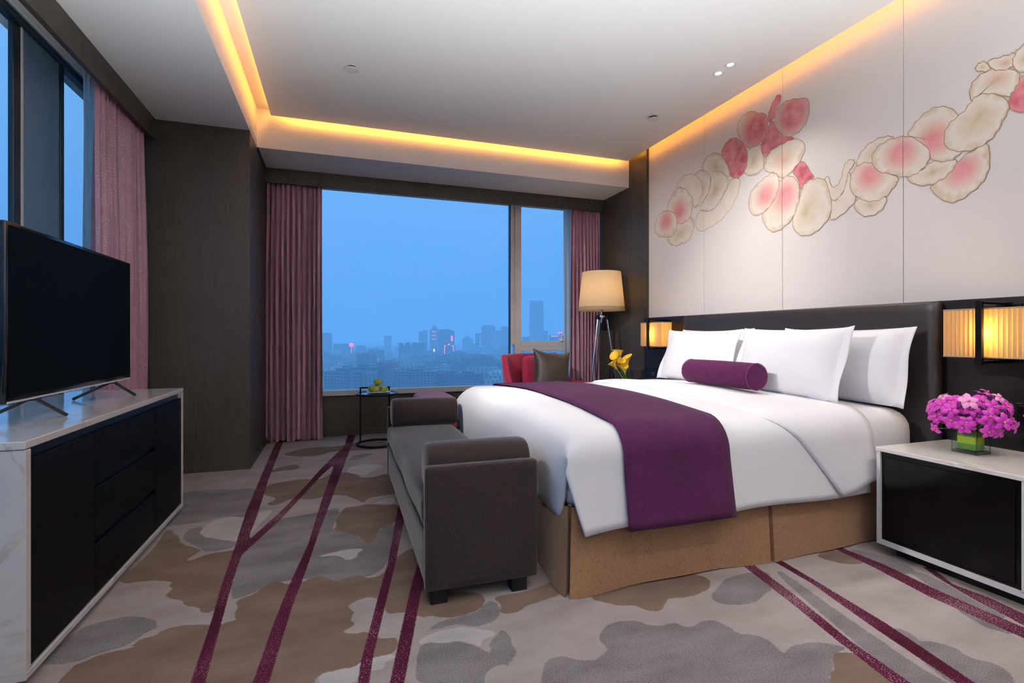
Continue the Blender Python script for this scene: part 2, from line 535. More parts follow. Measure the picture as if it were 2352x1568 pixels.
gx = np.arange(-1.72, 3.30, 0.02)
gy = np.concatenate([np.arange(-3.1, 0.9, 0.08), np.arange(0.9, 6.12, 0.02)])
GX, GY = np.meshgrid(gx, gy, indexing='ij')
nx, ny = GX.shape
V = np.zeros((nx * ny, 3)); V[:, 0] = GX.ravel(); V[:, 1] = GY.ravel()
ii, jj = np.meshgrid(np.arange(nx - 1), np.arange(ny - 1), indexing='ij')
F0 = (ii * ny + jj).ravel()
FACES = np.stack([F0, F0 + ny, F0 + ny + 1, F0 + 1], 1)
me = bpy.data.meshes.new('floor')
me.vertices.add(len(V)); me.vertices.foreach_set('co', V.ravel())
me.loops.add(FACES.size); me.loops.foreach_set('vertex_index', FACES.ravel())
me.polygons.add(len(FACES)); me.polygons.foreach_set('loop_start', np.arange(0, FACES.size, 4))
me.update(); me.validate()
for k in POLY:
    at = me.attributes.new('cut_' + k, 'FLOAT', 'POINT')
    at.data.foreach_set('value', sdf(POLY[k], V[:, 0], V[:, 1]).astype(np.float32))

def carpet():
    M = Mat('cloud_and_stripe_carpet', (0.4, 0.4, 0.4), 0.95, spec=0.1, sheen=0.03)
    v = M.coords('Object')
    jag = M.noise(v, 90, 2)
    wob = M.noise(v, 26, 3)
    fine = M.noise(v, 420, 2)
    wash = M.noise(M.coords('Object', (1, 2.2, 1)), 3.2, 4)
    speck = M.noise(M.coords('Object', (1.0, 1.9, 1)), 150, 2)
    off = M.math('ADD', M.math('MULTIPLY', M.math('SUBTRACT', jag, 0.5), 0.008), M.math('MULTIPLY', M.math('SUBTRACT', wob, 0.5), 0.014))
    def inside(k, soft=0.003, o=off):
        a = M.math('ADD', M.attr('cut_' + k).outputs['Fac'], o)
        t = M.n('ShaderNodeMapRange'); t.inputs[1].default_value = soft; t.inputs[2].default_value = -soft
        M.l(a, t.inputs[0]); return t.outputs[0]
    pale = M.ramp(wash, [(0.3, srgb(147, 134, 131)), (0.7, srgb(167, 155, 153))])
    greyc = M.ramp(M.math('ADD', M.math('MULTIPLY', wash, 0.6), M.math('MULTIPLY', speck, 0.5)), [(0.38, srgb(98, 90, 91)), (0.72, srgb(138, 130, 131))])
    taupec = M.ramp(wash, [(0.3, srgb(102, 83, 72)), (0.7, srgb(126, 105, 92))])
    whitec = M.ramp(wash, [(0.3, srgb(170, 161, 159)), (0.7, srgb(190, 182, 180))])
    c = M.mix(inside('grey'), pale, greyc)
    c = M.mix(inside('white'), c, whitec)
    c = M.mix(inside('taupe'), c, taupec)
    s2 = M.noise(M.coords('Object', (1, 1, 1)), 2.0, 2)
    burg = M.ramp(M.math('ADD', M.math('MULTIPLY', s2, 0.7), M.math('MULTIPLY', speck, 0.5)), [(0.45, srgb(58, 5, 25)), (0.75, srgb(94, 9, 58))])
    holes = M.ramp(M.math('ADD', M.math('MULTIPLY', speck, 0.8), M.math('MULTIPLY', s2, 0.35)), [(0.66, (1, 1, 1)), (0.69, (0, 0, 0))])
    so = M.math('MULTIPLY', M.math('SUBTRACT', jag, 0.5), 0.006)
    sm = M.math('MULTIPLY', inside('stripe', 0.002, so), holes)
    c = M.mix(sm, c, burg)
    g = M.ramp(M.math('ADD', M.math('MULTIPLY', fine, .5), M.math('MULTIPLY', speck, .5)), [(0.36, (0.74,) * 3), (0.62, (1.0,) * 3)])
    M.base(M.mix(1.0, c, g, 'MULTIPLY'))
    M.bump(fine, 0.5, 0.004)
    return M.m
me.materials.append(carpet())
fo = bpy.data.objects.new('floor', me); COL.objects.link(fo)
fo['kind'] = 'structure'; fo['label'] = 'carpeted floor with taupe and grey clouds crossed by burgundy stripes'; fo['category'] = 'floor'
b = BM(); box(b, -1.75, 3.3, -3.15, 6.2, -0.25, -0.002)
struct('floor_slab', b, M_PAINT, 'concrete slab under the carpet')

# ------------------------------------------------------------------ walls
WX = 3.20          # silk panels
XW = 3.17          # veneered return beside the window
YF = 5.67          # pelmet of the far window
YC = 4.693         # front of veneered column
XC = -0.68         # side of veneered column
ZS = 2.80          # soffit
ZC = 3.08          # raised ceiling
ZU = 3.15
b = BM(); box(b, WX + .02, WX + .2, -3.1, 6.2, 0, ZU + .1)
wall_right = struct('wall_right', b, M_PAINT, 'bed head wall of pale silk panels with a painted petal garland')
seams = [4.741, 3.862, 2.989, 2.116, 1.243, .37, -.503, -1.376, -2.249, -3.1]
for y1, y0 in zip(seams[:-1], seams[1:]):
    b = BM(); box(b, WX, WX + .021, y0 + .0016, y1 - .0016, 0.0, ZU, 0.0012, 1)
    obj('wall_panel', b, M_PANEL, wall_right)
b = BM(); box(b, XW, WX + .02, 4.741, 6.2, 0, ZU)
obj('veneer_return', b, M_WOOD, wall_right)
b = BM(); box(b, XW - .008, XW + .01, 4.744, 5.9, 0, .06, .002, 1)
obj('baseboard', b, M_WOOD, wall_right)

b = BM(); box(b, XC - .02, XW + .05, 5.93, 6.1, 0, .445)
wall_back = struct('wall_back', b, M_WOOD, 'low dark veneer wall under the wide far window')
b = BM(); box(b, XC, XW, 5.915, 5.935, 0, .062, .002, 1)
obj('baseboard', b, M_WOOD, wall_back)
b = BM(); box(b, XC - .02, XW + .05, 5.93, 6.1, 2.74, 3.2)
obj('wall_head', b, M_PAINT, wall_back)

b = BM(); box(b, -1.75, XC, YC, 6.2, 0, ZS + .06)
col = struct('wall_column', b, M_WOOD, 'dark veneered column standing between the two windows')
b = BM(); box(b, -1.45, XC + .006, YC - .006, 5.92, 0, .062, .002, 1)
obj('baseboard', b, M_WOOD, col)
b = BM(); box(b, XC, XC + .012, 5.09, YF, ZS - .03, ZS, 0)
obj('shadow_gap_strip', b, M_DARKFRAME, col)  # dark strip standing in for the shade of a gap

b = BM(); box(b, -1.75, 3.4, -3.2, -3.1, 0, ZU)
struct('wall_front', b, M_PAINT, 'plain painted wall behind the viewpoint')
b = BM(); box(b, -1.75, -1.55, -3.1, YC, 0, .45)
wall_left = struct('wall_left', b, M_WOOD, 'low veneer wall under the window behind the television')
b = BM(); box(b, -1.75, -1.55, -3.1, -2.2, .45, 2.78)
obj('wall_end', b, M_PAINT, wall_left)

# ceiling: soffit, raised field with cove slots
b = BM(); box(b, -1.345, XC, -3.1, YC, ZS, ZU)
box(b, -1.75, -1.345, -3.1, YC, ZS + .02, ZU)
box(b, -1.0, XC, YC, 6.1, ZS, ZU)
box(b, XC, XW + .03, 5.09, YF + .03, ZS, ZU)
box(b, XC, XW + .03, YF + .03, 6.1, ZS + .01, ZU)
ceil = struct('ceiling', b, M_PAINT, 'white ceiling with lower soffits round a raised field')
b = BM(); box(b, -0.56, 3.12, -3.1, 5.034, ZC, ZC + .02, .002, 1)
obj('ceiling_field', b, M_PAINT, ceil)
b = BM(); box(b, -1.2, WX + .2, -3.1, 5.4, ZU, ZU + .1)
obj('ceiling_slab', b, M_PAINT, ceil)
for nm, (x0, x1, y0, y1), lb in (
    ('window_side', (-.546, -.516, -3.0, 4.99), 'amber light strip glowing in the window-side ceiling slot'),
    ('far', (-.45, 3.05, 4.99, 5.02), 'amber light strip glowing in the ceiling slot before the far window'),
    ('wall', (3.076, 3.106, -3.0, 4.95), 'amber light strip glowing above the silk panelled wall')):
    b = BM(); box(b, x0, x1, y0, y1, ZU - .008, ZU - .0005)
    tag(obj('light_strip', b, emit('amber_light_strip', AMBER, E_COVE[{'window_side': 0, 'far': 1, 'wall': 2}[nm]])), lb, 'light strip')

# pelmets
b = BM(); box(b, XC, XW, YF, YF + .03, 2.652, ZS)
struct('trim_1', b, M_WOOD, 'dark veneer pelmet board above the far window curtains')
b = BM(); box(b, -1.375, -1.345, -3.1, YC, 2.632, ZS)
struct('trim_2', b, M_WOOD, 'dark veneer pelmet board above the window behind the television')

# ------------------------------------------------------------------ windows
def win_part(name, parent, m, *bx, r=.003):
    b = BM(); box(b, *bx, r, 1); return obj(name, b, m, parent)
w1 = thing('window_1', 'wide far window overlooking the hazy city', 'window', (1.2, 5.97, .445))
w1['kind'] = 'structure'
win_part('window_sill', w1, M_FRAME, XC, XW, 5.88, 5.99, .445, .503)
win_part('window_frame', w1, M_FRAME, XC, XW, 5.93, 5.99, 2.71, 2.76)
win_part('window_frame', w1, M_FRAME, XC, XC + .05, 5.93, 5.99, .5, 2.72)
win_part('window_frame', w1, M_FRAME, XW - .05, XW, 5.93, 5.99, .5, 2.72)
mul = win_part('mullion', w1, M_FRAME, 2.072, 2.152, 5.90, 6.0, .5, 2.72)
win_part('gasket', w1, M_DARKFRAME, 2.012, 2.022, 5.93, 5.99, .5, 2.72)
win_part('glazing_bead', w1, M_FRAME, 2.022, 2.075, 5.925, 5.99, .99, 2.72)
win_part('transom', w1, M_FRAME, 2.150, XW, 5.905, 5.99, .912, .968)
win_part('transom', w1, M_FRAME, 2.150, XW, 5.915, 5.985, .972, 1.035)
hb = BM(); lathe(hb, [(.045, 0), (.045, .03), (.012, .034), (.012, .055), (.02, .06), (.02, .072), (0, .075)], 14, (2.71, 5.925, 1.035))
bar(hb, (2.71, 5.925, 1.10), (2.735, 5.905, 1.125), .012)
obj('handle', hb, M_WHITEMETAL, w1, 40)
for x0, x1, z0, z1 in ((XC + .04, 2.016, .5, 2.72), (2.15, XW - .04, 1.03, 2.72), (2.15, XW - .04, .5, .915)):
    b = BM(); box(b, x0, x1, 5.955, 5.963, z0, z1); obj('pane', b, M_GLASS, w1)

w2 = thing('window_2', 'tall window of narrow panes behind the television', 'window', (-1.6, 2.0, .45))
w2['kind'] = 'structure'
win_part('window_sill', w2, M_FRAME, -1.66, -1.50, -2.2, YC, .45, .50)
win_part('window_frame', w2, M_DARKFRAME, -1.625, -1.575, -2.2, YC, 2.745, 2.79)
win_part('head_lining', w2, M_FRAME, -1.56, -1.375, -2.2, YC, 2.79, 2.815)
for y in (3.375, 1.05, -1.1):
    win_part('mullion', w2, M_DARKFRAME, -1.617, -1.592, y - .02, y + .045, .5, 2.75)
    win_part('mullion_edge', w2, M_FRAME, -1.602, -1.588, y + .045, y + .062, .5, 2.75)
win_part('pillar', w2, M_PILLAR, -1.618, -1.59, 3.44, 3.815, .45, 2.79, r=.004)
win_part('mullion', w2, M_DARKFRAME, -1.618, -1.585, 3.815, 3.862, .5, 2.75)
win_part('mullion', w2, M_DARKFRAME, -1.618, -1.59, 4.23, 4.27, .5, 2.75)
for y0, y1 in ((-2.2, -1.1), (-1.05, 1.05), (1.1, 3.37), (3.86, 4.24), (4.26, YC)):
    b = BM(); box(b, -1.612, -1.606, y0, y1, .5, 2.75); obj('pane', b, M_GLASS, w2)

# ------------------------------------------------------------------ painted petal garland on the silk panels
def mural_mats():
    M = Mat('mural_paint', (0.8, 0.7, 0.6), 0.8, spec=0.25)
    e = M.attr('edge').outputs['Fac']; bl = M.attr('blush').outputs['Fac']; dp = M.attr('deep').outputs['Fac']
    f = M.noise(M.coords(), 14, 4)
    cream = M.ramp(M.math('ADD', e, M.math('MULTIPLY', M.math('SUBTRACT', f, .5), .9)), [(0.05, srgb(190, 170, 140)), (0.35, srgb(205, 190, 168)), (0.8, srgb(217, 206, 194)), (1.05, srgb(200, 184, 162))])
    pink = M.ramp(f, [(0.3, srgb(205, 124, 130)), (0.7, srgb(217, 154, 154))])
    deep = M.ramp(f, [(0.3, srgb(182, 82, 98)), (0.72, srgb(214, 150, 150))])
    k = M.math('ADD', bl, M.math('MULTIPLY', M.math('SUBTRACT', f, .5), .5))
    k2 = M.ramp(k, [(0.25, (0, 0, 0)), (0.95, (1, 1, 1))])
    c = M.mix(k2, cream, pink)
    dk = M.ramp(M.math('ADD', dp, M.math('MULTIPLY', M.math('SUBTRACT', f, .5), .6)), [(0.2, (0, 0, 0)), (0.8, (1, 1, 1))])
    c = M.mix(dk, c, deep)
    M.base(c)
    return M.m, plain('mural_outline', (148, 118, 88), 0.8)
M_PETAL, M_OUTLINE = mural_mats()
Dm = lambda p: zoom_px(p, 1440, 160, 2.5789)
Em = lambda p: zoom_px(p, 1500, 0, 2.7606)
# (points, paint, blush centre, star-shaped)
PETALS = [
 (Dm([(235,995),(250,960),(300,900),(380,865),(400,900),(395,950),(365,1020),(330,1030),(280,1048),(245,1025)]),'c',None,1),
 (Dm([(440,590),(460,530),(500,495),(545,490),(580,530),(610,580),(608,640),(570,650),(525,650),(480,640)]),'c',None,1),
 (Dm([(405,900),(425,830),(480,842),(530,815),(570,750),(600,690),(610,650),(660,640),(675,660),(660,730),(620,820),(560,890),(500,930),(440,963),(410,940)]),'c',None,0),
 (Dm([(425,825),(460,770),(490,720),(500,620),(525,598),(570,605),(600,640),(598,690),(560,760),(520,820),(480,842)]),'c',None,1),
 (Dm([(400,610),(440,592),(480,605),(498,650),(490,720),(460,770),(430,800),(395,830),(400,740)]),'c',None,1),
 (Dm([(285,700),(310,650),(350,620),(400,618),(440,655),(450,720),(420,800),(395,820),(390,760),(360,720),(320,695)]),'c',None,0),
 (Dm([(235,830),(250,770),(290,705),(330,695),(380,740),(395,790),(380,870),(350,905),(310,915),(280,900),(250,860)]),'b',(310,840),1),
 (Dm([(160,940),(170,890),(200,845),(240,832),(275,845),(298,880),(300,930),(280,985),(240,993),(195,990),(170,970)]),'b',(232,895),1),
 (Dm([(715,465),(790,430),(810,480),(815,560),(800,600),(740,632),(700,620),(695,600),(715,540)]),'c',None,1),
 (Dm([(557,490),(580,440),(610,410),(650,400),(690,440),(715,480),(715,560),(695,610),(660,645),(615,640),(605,580),(575,530)]),'d',(640,540),1),
 (Dm([(793,430),(835,350),(860,290),(880,340),(920,395),(1000,400),(985,430),(900,450),(850,480),(820,525),(800,500)]),'d',None,0),
 (Dm([(835,265),(870,180),(895,145),(915,150),(910,190),(885,230),(870,290),(840,320)]),'d',None,0),
 (Dm([(650,360),(665,300),(700,260),(745,242),(780,260),(820,255),(838,300),(835,360),(800,430),(745,465),(705,460),(675,420),(660,390)]),'e',(770,350),1),
 (Dm([(870,310),(890,240),(925,195),(975,175),(1030,172),(1070,165),(1085,220),(1075,290),(1040,350),(990,390),(940,403),(905,370),(880,340)]),'e',(980,265),1),
 (Dm([(975,605),(1020,545),(1045,540),(1070,570),(1090,610),(1120,640),(1060,660),(1030,720),(1025,680),(1010,640)]),'d',None,0),
 (Dm([(810,590),(820,530),(850,480),(900,450),(960,420),(1010,405),(1050,430),(1060,470),(1030,540),(980,600),(940,640),(905,640),(870,605),(840,610)]),'t',(920,540),1),
 (Dm([(795,860),(850,810),(890,740),(905,650),(960,625),(1000,640),(1025,690),(1022,780),(1000,850),(960,910),(900,955),(860,963),(820,930)]),'b',(935,740),1),
 (Dm([(720,780),(735,720),(780,670),(830,630),(870,605),(900,630),(905,690),(880,760),(840,820),(800,855),(750,867),(725,830)]),'b',(825,745),1),
 (Dm([(1165,640),(1200,630),(1205,680),(1225,700),(1255,680),(1275,630),(1285,570),(1310,535),(1345,530),(1350,560),(1320,590),(1300,680),(1270,750),(1230,780),(1205,760),(1195,700)]),'c',None,0),
 (Dm([(1200,900),(1215,830),(1210,770),(1240,780),(1290,720),(1310,620),(1325,600),(1330,700),(1370,760),(1310,830),(1260,870)]),'c',None,0),
 (Dm([(980,900),(1000,840),(1025,760),(1040,690),(1080,655),(1130,640),(1180,650),(1200,720),(1218,800),(1205,870),(1150,940),(1090,980),(1030,985),(990,950)]),'c',(1060,850),1),
 (Dm([(1340,805),(1370,760),(1440,760),(1500,755),(1545,750),(1530,810),(1490,850),(1420,875),(1370,850)]),'c',None,1),
 (Dm([(1350,570),(1380,500),(1430,440),(1500,400),(1560,392),(1590,400),(1560,470),(1500,540),(1445,570),(1400,580)]),'c',None,1),
 (Dm([(1320,690),(1330,610),(1360,570),(1420,545),(1480,560),(1560,620),(1620,640),(1590,690),(1540,750),(1480,780),(1420,782),(1370,755),(1340,740)]),'b',(1440,625),1),
 (Dm([(1795,690),(1880,640),(1960,540),(2050,480),(2145,420),(2150,520),(2150,590),(2110,670),(2050,720),(1970,780),(1900,788),(1840,750),(1810,720)]),'b',(1985,590),1),
 (Dm([(1650,640),(1700,620),(1760,590),(1800,540),(1880,545),(1955,525),(1955,560),(1920,610),(1860,660),(1780,690),(1700,680)]),'c',None,1),
 (Dm([(1660,390),(1690,340),(1740,280),(1800,230),(1870,215),(1930,230),(1965,270),(1985,330),(2020,430),(1985,487),(1940,530),(1880,548),(1800,535),(1800,500),(1760,450),(1700,400)]),'b',(1815,420),1),
 (Dm([(1450,520),(1480,460),(1540,420),(1620,395),(1690,395),(1740,430),(1790,465),(1800,510),(1780,560),(1730,610),(1680,635),(1620,635),(1560,615),(1500,610),(1460,570)]),'b',(1625,490),1),
 (Dm([(2265,165),(2300,110),(2335,40),(2420,20),(2430,250),(2352,253),(2270,245)]),'d',None,1),
 (Dm([(2040,190),(2030,130),(2050,70),(2110,20),(2180,-10),(2260,-10),(2335,20),(2325,80),(2290,130),(2265,165),(2200,145),(2120,150),(2070,170)]),'t',(2200,50),1),
 (Dm([(1875,430),(1890,350),(1930,300),(2000,250),(2040,190),(2080,150),(2150,138),(2220,155),(2265,190),(2265,240),(2230,300),(2190,380),(2140,430),(2060,475),(1980,487),(1910,475)]),'c',(2090,280),1),
 (Em([(2045,450),(2050,420),(2075,395),(2115,390),(2150,445),(2100,455)]),'c',None,1),
 (Em([(2115,390),(2200,365),(2270,345),(2300,330),(2310,370),(2285,430),(2200,450),(2150,440)]),'t',(2240,400),1),
 (Em([(2280,400),(2295,340),(2340,290),(2420,250),(2480,380),(2400,460),(2340,462),(2300,445)]),'c',None,1),
 (Em([(2400,330),(2440,240),(2520,200),(2600,230),(2610,310),(2540,380),(2460,390)]),'b',None,1),
 (Em([(2440,460),(2500,390),(2600,370),(2660,430),(2600,500),(2500,510)]),'d',None,1),
 (Em([(2560,260),(2620,160),(2720,140),(2780,200),(2760,290),(2660,330)]),'c',None,1),
]
SEAM_CUTS = [y for y in seams[1:5]]
def petal(idx, px, paint, bc, star):
    x = WX - 0.0004 - 0.00012 * idx
    out = chaikin([onX(u, v, WX) for u, v in px], 2)
    n = len(out)
    for k in range(n):
        s = 0.004 * math.sin(k * 1.7 + idx)
        out[k] = (out[k][0] + s * .5, out[k][1] + s)
    cy = sum(p[0] for p in out) / n; cz = sum(p[1] for p in out) / n
    if bc is not None:
        q = zoom_px([bc], *((1500, 0, 2.7606) if (idx >= len(PETALS) - 6) else (1440, 160, 2.5789)))[0]
        cy, cz = onX(q[0], q[1], WX)
    rad = sum(math.hypot(p[0] - cy, p[1] - cz) for p in out) / n
    bm = BM()
    le = bm.verts.layers.float.new('edge'); lb = bm.verts.layers.float.new('blush'); ld = bm.verts.layers.float.new('deep')
    def vert(y, z, t, xo=0.0):
        v = bm.verts.new((x - xo, y, z))
        v[le] = t
        q2 = (math.hypot(y - cy, z - cz) / rad) ** 2
        v[lb] = math.exp(-q2 * 1.9) if paint == 'b' else (.5 * math.exp(-q2 * 1.6) if paint == 't' else 0.0)
        v[ld] = 1.0 if paint == 'd' else (math.exp(-q2 * .75) if paint == 'e' else 0.0)
        return v
    if star:
        ts = (0.0, .2, .4, .6, .8, .92, 1.0)
        c = vert(cy, cz, 0)
        prev = None
        for t in ts[1:]:
            ring = [vert(cy + (p[0] - cy) * t, cz + (p[1] - cz) * t, t) for p in out]
            for k in range(n):
                k2 = (k + 1) % n
                if prev is None: bm.faces.new((c, ring[k], ring[k2]))
                else: bm.faces.new((prev[k], ring[k], ring[k2], prev[k2]))
            prev = ring
    else:
        vs = [vert(p[0], p[1], .7) for p in out]
        f = bm.faces.new(vs)
        bmesh.ops.triangulate(bm, faces=[f])
    wd = .002
    a = []; c2 = []
    for k in range(n):
        p, q = out[k - 1], out[(k + 1) % n]
        tx, ty = q[0] - p[0], q[1] - p[1]; L = math.hypot(tx, ty) or 1
        nx_, ny_ = -ty / L * wd, tx / L * wd
        a.append(vert(out[k][0] + nx_, out[k][1] + ny_, 1, .00006)); c2.append(vert(out[k][0] - nx_, out[k][1] - ny_, 1, .00006))
    for k in range(n):
        k2 = (k + 1) % n
        f = bm.faces.new((a[k], a[k2], c2[k2], c2[k])); f.material_index = 1
    ymin = min(p[0] for p in out); ymax = max(p[0] for p in out)
    for sy in SEAM_CUTS:
        if ymin < sy < ymax:
            for s in (sy - .0016, sy + .0016):
                bmesh.ops.bisect_plane(bm, geom=bm.verts[:] + bm.edges[:] + bm.faces[:], plane_co=(0, s, 0), plane_no=(0, 1, 0))
            kill = [f for f in bm.faces if abs(f.calc_center_median().y - sy) < .0016]
            bmesh.ops.delete(bm, geom=kill, context='FACES')
    for f in bm.faces:
        if f.normal.x == 0: f.normal_update()
    bad = [f for f in bm.faces if f.normal.x > 0]
    bmesh.ops.reverse_faces(bm, faces=bad)
    obj('painted_petal', bm, [M_PETAL, M_OUTLINE], wall_right, recalc=False)
for i_, (px, paint, bc, star) in enumerate(PETALS):
    petal(i_, px, paint, bc, star)

# ------------------------------------------------------------------ fabrics
def linen(name, rgb):
    M = Mat(name, srgb(*rgb), 0.75, spec=0.2, sheen=0.1)
    f = M.noise(M.coords(), 900, 2); g = M.noise(M.coords(), 7, 4, .5)
    M.bump(M.math('ADD', M.math('MULTIPLY', f, .1), g), 0.10, 0.012)
    return M.m
M_LINEN = linen('white_cotton', (226, 224, 227))
M_VELVET = fabric('purple_velvet', (72, 23, 64), 0.85, 0.04, 60, 0.35, (9, 1, 1), 0.3, 0.3)
M_BOLSTER = fabric('purple_ribbed_velvet', (80, 22, 66), 0.85, 0.05, 34, 0.4, (14, .8, 14), 0.4, 0.2)
M_PIPING = plain('mauve_piping', (124, 48, 98), 0.7)
M_BROWN = fabric('bronze_jacquard', (142, 106, 78), 0.55, 0.3, 160, 0.22, (1, 1, 1), 0.3, 0.15)
M_BENCH = fabric('brown_grey_chenille', (47, 35, 34), 0.9, 0.35, 130, 0.3, (1, 1.4, .6), 0.2, 0.2)
M_BLACK = plain('black_plastic', (18, 18, 20), 0.4)
M_BLACKMETAL = plain('black_metal', (22, 22, 23), 0.4, metal=0.6)
def leather():
    M = Mat('black_brown_leather', srgb(44, 38, 38), 0.42, spec=0.5)
    v = M.n('ShaderNodeTexVoronoi'); v.inputs['Scale'].default_value = 130
    M.l(M.coords(), v.inputs['Vector'])
    f = M.noise(M.coords(), 60, 4)
    M.bump(M.math('ADD', v.outputs['Distance'], f), 0.14, 0.003)
    c = M.color
    M.base(M.ramp(f, [(.3, tuple(x * .85 for x in c)), (.7, tuple(x * 1.15 for x in c))]))
    return M.m
M_LEATHER = leather()
def marble(name, base, vein, amount=0.5):
    M = Mat(name, srgb(*base), 0.12, spec=0.5)
    v = M.coords(scale=(1, .7, 1))
    d = M.noise(v, 2.2, 5, .6, 1.2)
    band = M.math('ABSOLUTE', M.math('SUBTRACT', d, .5))
    thin = M.ramp(band, [(0.0, (1, 1, 1)), (0.025, (0, 0, 0))])
    gate = M.ramp(M.noise(M.coords(), 2.6, 2), [(.45, (0, 0, 0)), (.65, (1, 1, 1))])
    k = M.math('MULTIPLY', M.math('MULTIPLY', thin, gate), amount)
    cloud = M.ramp(M.noise(v, 3, 4), [(.3, tuple(x * .93 for x in srgb(*base))), (.7, srgb(*base))])
    M.base(M.mix(k, cloud, srgb(*vein)))
    return M.m
M_MARBLE = marble('white_veined_marble', (222, 215, 210), (150, 125, 105))
M_LACQUER = plain('pale_lacquer', (205, 204, 202), 0.3)

# ------------------------------------------------------------------ bed
BX0, BX1, BY0, BY1, BR, BZT = 0.905, 3.06, 1.925, 3.975, 0.135, 0.70
BYC = (BY0 + BY1) / 2
def crown(y):
    h = (BY1 - BY0) / 2 - BR
    t = abs(y - BYC) / h
    return 0.035 * max(0, 1 - t * t)
def section(o, zh, flare=0.02, nst=9, narc=8, ntop=26):
    """cross-section of the bed from the near hem over the top to the far hem: (y, z, top weight, drop)"""
    pts = []
    z1 = BZT - BR
    for k in range(nst):
        t = k / nst
        z = zh + (z1 - zh) * t
        pts.append((BY0 - o - flare * (1 - t) ** 1.3, z, 0.0, 1 - t))
    for k in range(narc):
        a = math.pi / 2 * k / narc
        pts.append((BY0 + BR - (BR + o) * math.cos(a), z1 + (BR + o) * math.sin(a), smoothstep(k / narc), 0.0))
    for k in range(ntop + 1):
        y = BY0 + BR + (BY1 - BY0 - 2 * BR) * k / ntop
        pts.append((y, BZT + o + crown(y), 1.0, 0.0))
    left = [(2 * BYC - p[0], p[1], p[2], p[3]) for p in pts[:nst + narc]]
    return pts + left[::-1]

bed = thing('bed', 'king-size bed with white mattress and bronze fabric skirt', 'bed', (1.98, BYC, 0))
b = BM(); box(b, 1.0, 3.05, 2.03, 3.87, 0.03, .33); obj('base', b, M_BLACK, bed)
def rounded(bm, x0, x1, y0, y1, z0, z1, r, nx=30, ny=30, nz=10, fn=None):
    hx, hy, hz = (x1 - x0) / 2, (y1 - y0) / 2, (z1 - z0) / 2
    C = Vector(((x0 + x1) / 2, (y0 + y1) / 2, (z0 + z1) / 2))
    def proj(p):
        q = Vector((max(-hx + r, min(hx - r, p.x)), max(-hy + r, min(hy - r, p.y)), max(-hz + r, min(hz - r, p.z))))
        d = p - q
        d = d.normalized() * r if d.length > 1e-9 else d
        w_ = C + q + d
        return fn(w_) if fn else w_
    def ax(n, h):   # denser spacing near the ends
        return [-h + 2 * h * (0.5 - 0.5 * math.cos(math.pi * k / n)) for k in range(n + 1)]
    X, Y, Z = ax(nx, hx), ax(ny, hy), ax(nz, hz)
    for s in (-1, 1):
        grid(bm, nx + 1, ny + 1, lambda i, j: proj(Vector((X[i], Y[j], s * hz))))
        grid(bm, nx + 1, nz + 1, lambda i, j: proj(Vector((X[i], s * hy, Z[j]))))
        grid(bm, ny + 1, nz + 1, lambda i, j: proj(Vector((s * hx, Y[i], Z[j]))))
    bmesh.ops.remove_doubles(bm, verts=bm.verts, dist=1e-5)
    return bm
b = BM(); rounded(b, BX0 + .015, BX1, BY0 + .008, BY1 - .008, .325, BZT - .004, .12, fn=lambda p: Vector((p.x, p.y, p.z + (crown(p.y) * .9 if p.z > .5 else 0))))
obj('mattress', b, M_LINEN, bed, 60)
# skirt: panels with inverted pleats
def skirt():
    bm = BM()
    path = []   # (x, y, nx, ny, pleat depth)
    def seg(p, q, nrm, n):
        for k in range(n):
            t = k / (n - 1)
            path.append((p[0] + (q[0] - p[0]) * t, p[1] + (q[1] - p[1]) * t, *nrm, 0))
    def pleat(p, inward, along):
        for a, d in ((-.012, 0.0), (-.004, .05), (.004, .05), (.012, 0.0)):
            path.append((p[0] + along[0] * a, p[1] + along[1] * a, -inward[0], -inward[1], d))
    y, x = 1.948, .925
    seg((3.04, y), (2.02, y), (0, -1), 24); pleat((2.0, y), (0, 1), (-1, 0)); seg((1.98, y), (.955, y), (0, -1), 30)
    path += [(.938, y + .004, -.7, -.7, 0), (.95, y + .03, -.7, -.7, .05), (.937, y + .045, -.7, -.7, .05), (.926, y + .02, -.7, -.7, 0)]
    seg((x, y + .04), (x, 2.30), (-1, 0), 10); pleat((x, 2.32), (1, 0), (0, 1)); seg((x, 2.34), (x, 3.93), (-1, 0), 30)
    seg((x + .02, 3.95), (3.04, 3.95), (0, 1), 40)
    rows = 7
    def f(i, j):
        px, py, nx_, ny_, d = path[i]
        t = j / (rows - 1)           # 0 top .. 1 bottom
        s = px + py
        fl = .012 * t + .010 * t * math.sin(s * 5.0) + .006 * t * math.sin(s * 13 + 1)
        k = d * (0.25 + .75 * t)
        return (px + nx_ * (fl - k), py + ny_ * (fl - k), .375 - .37 * t + .004 * t * math.sin(s * 6))
    grid(bm, len(path), rows, f)
    return bm
obj('skirt', skirt(), M_BROWN, bed, 50)

def solid(o, t, offset=-1):
    m = o.modifiers.new('thickness', 'SOLIDIFY'); m.thickness = t; m.offset = offset
    return o

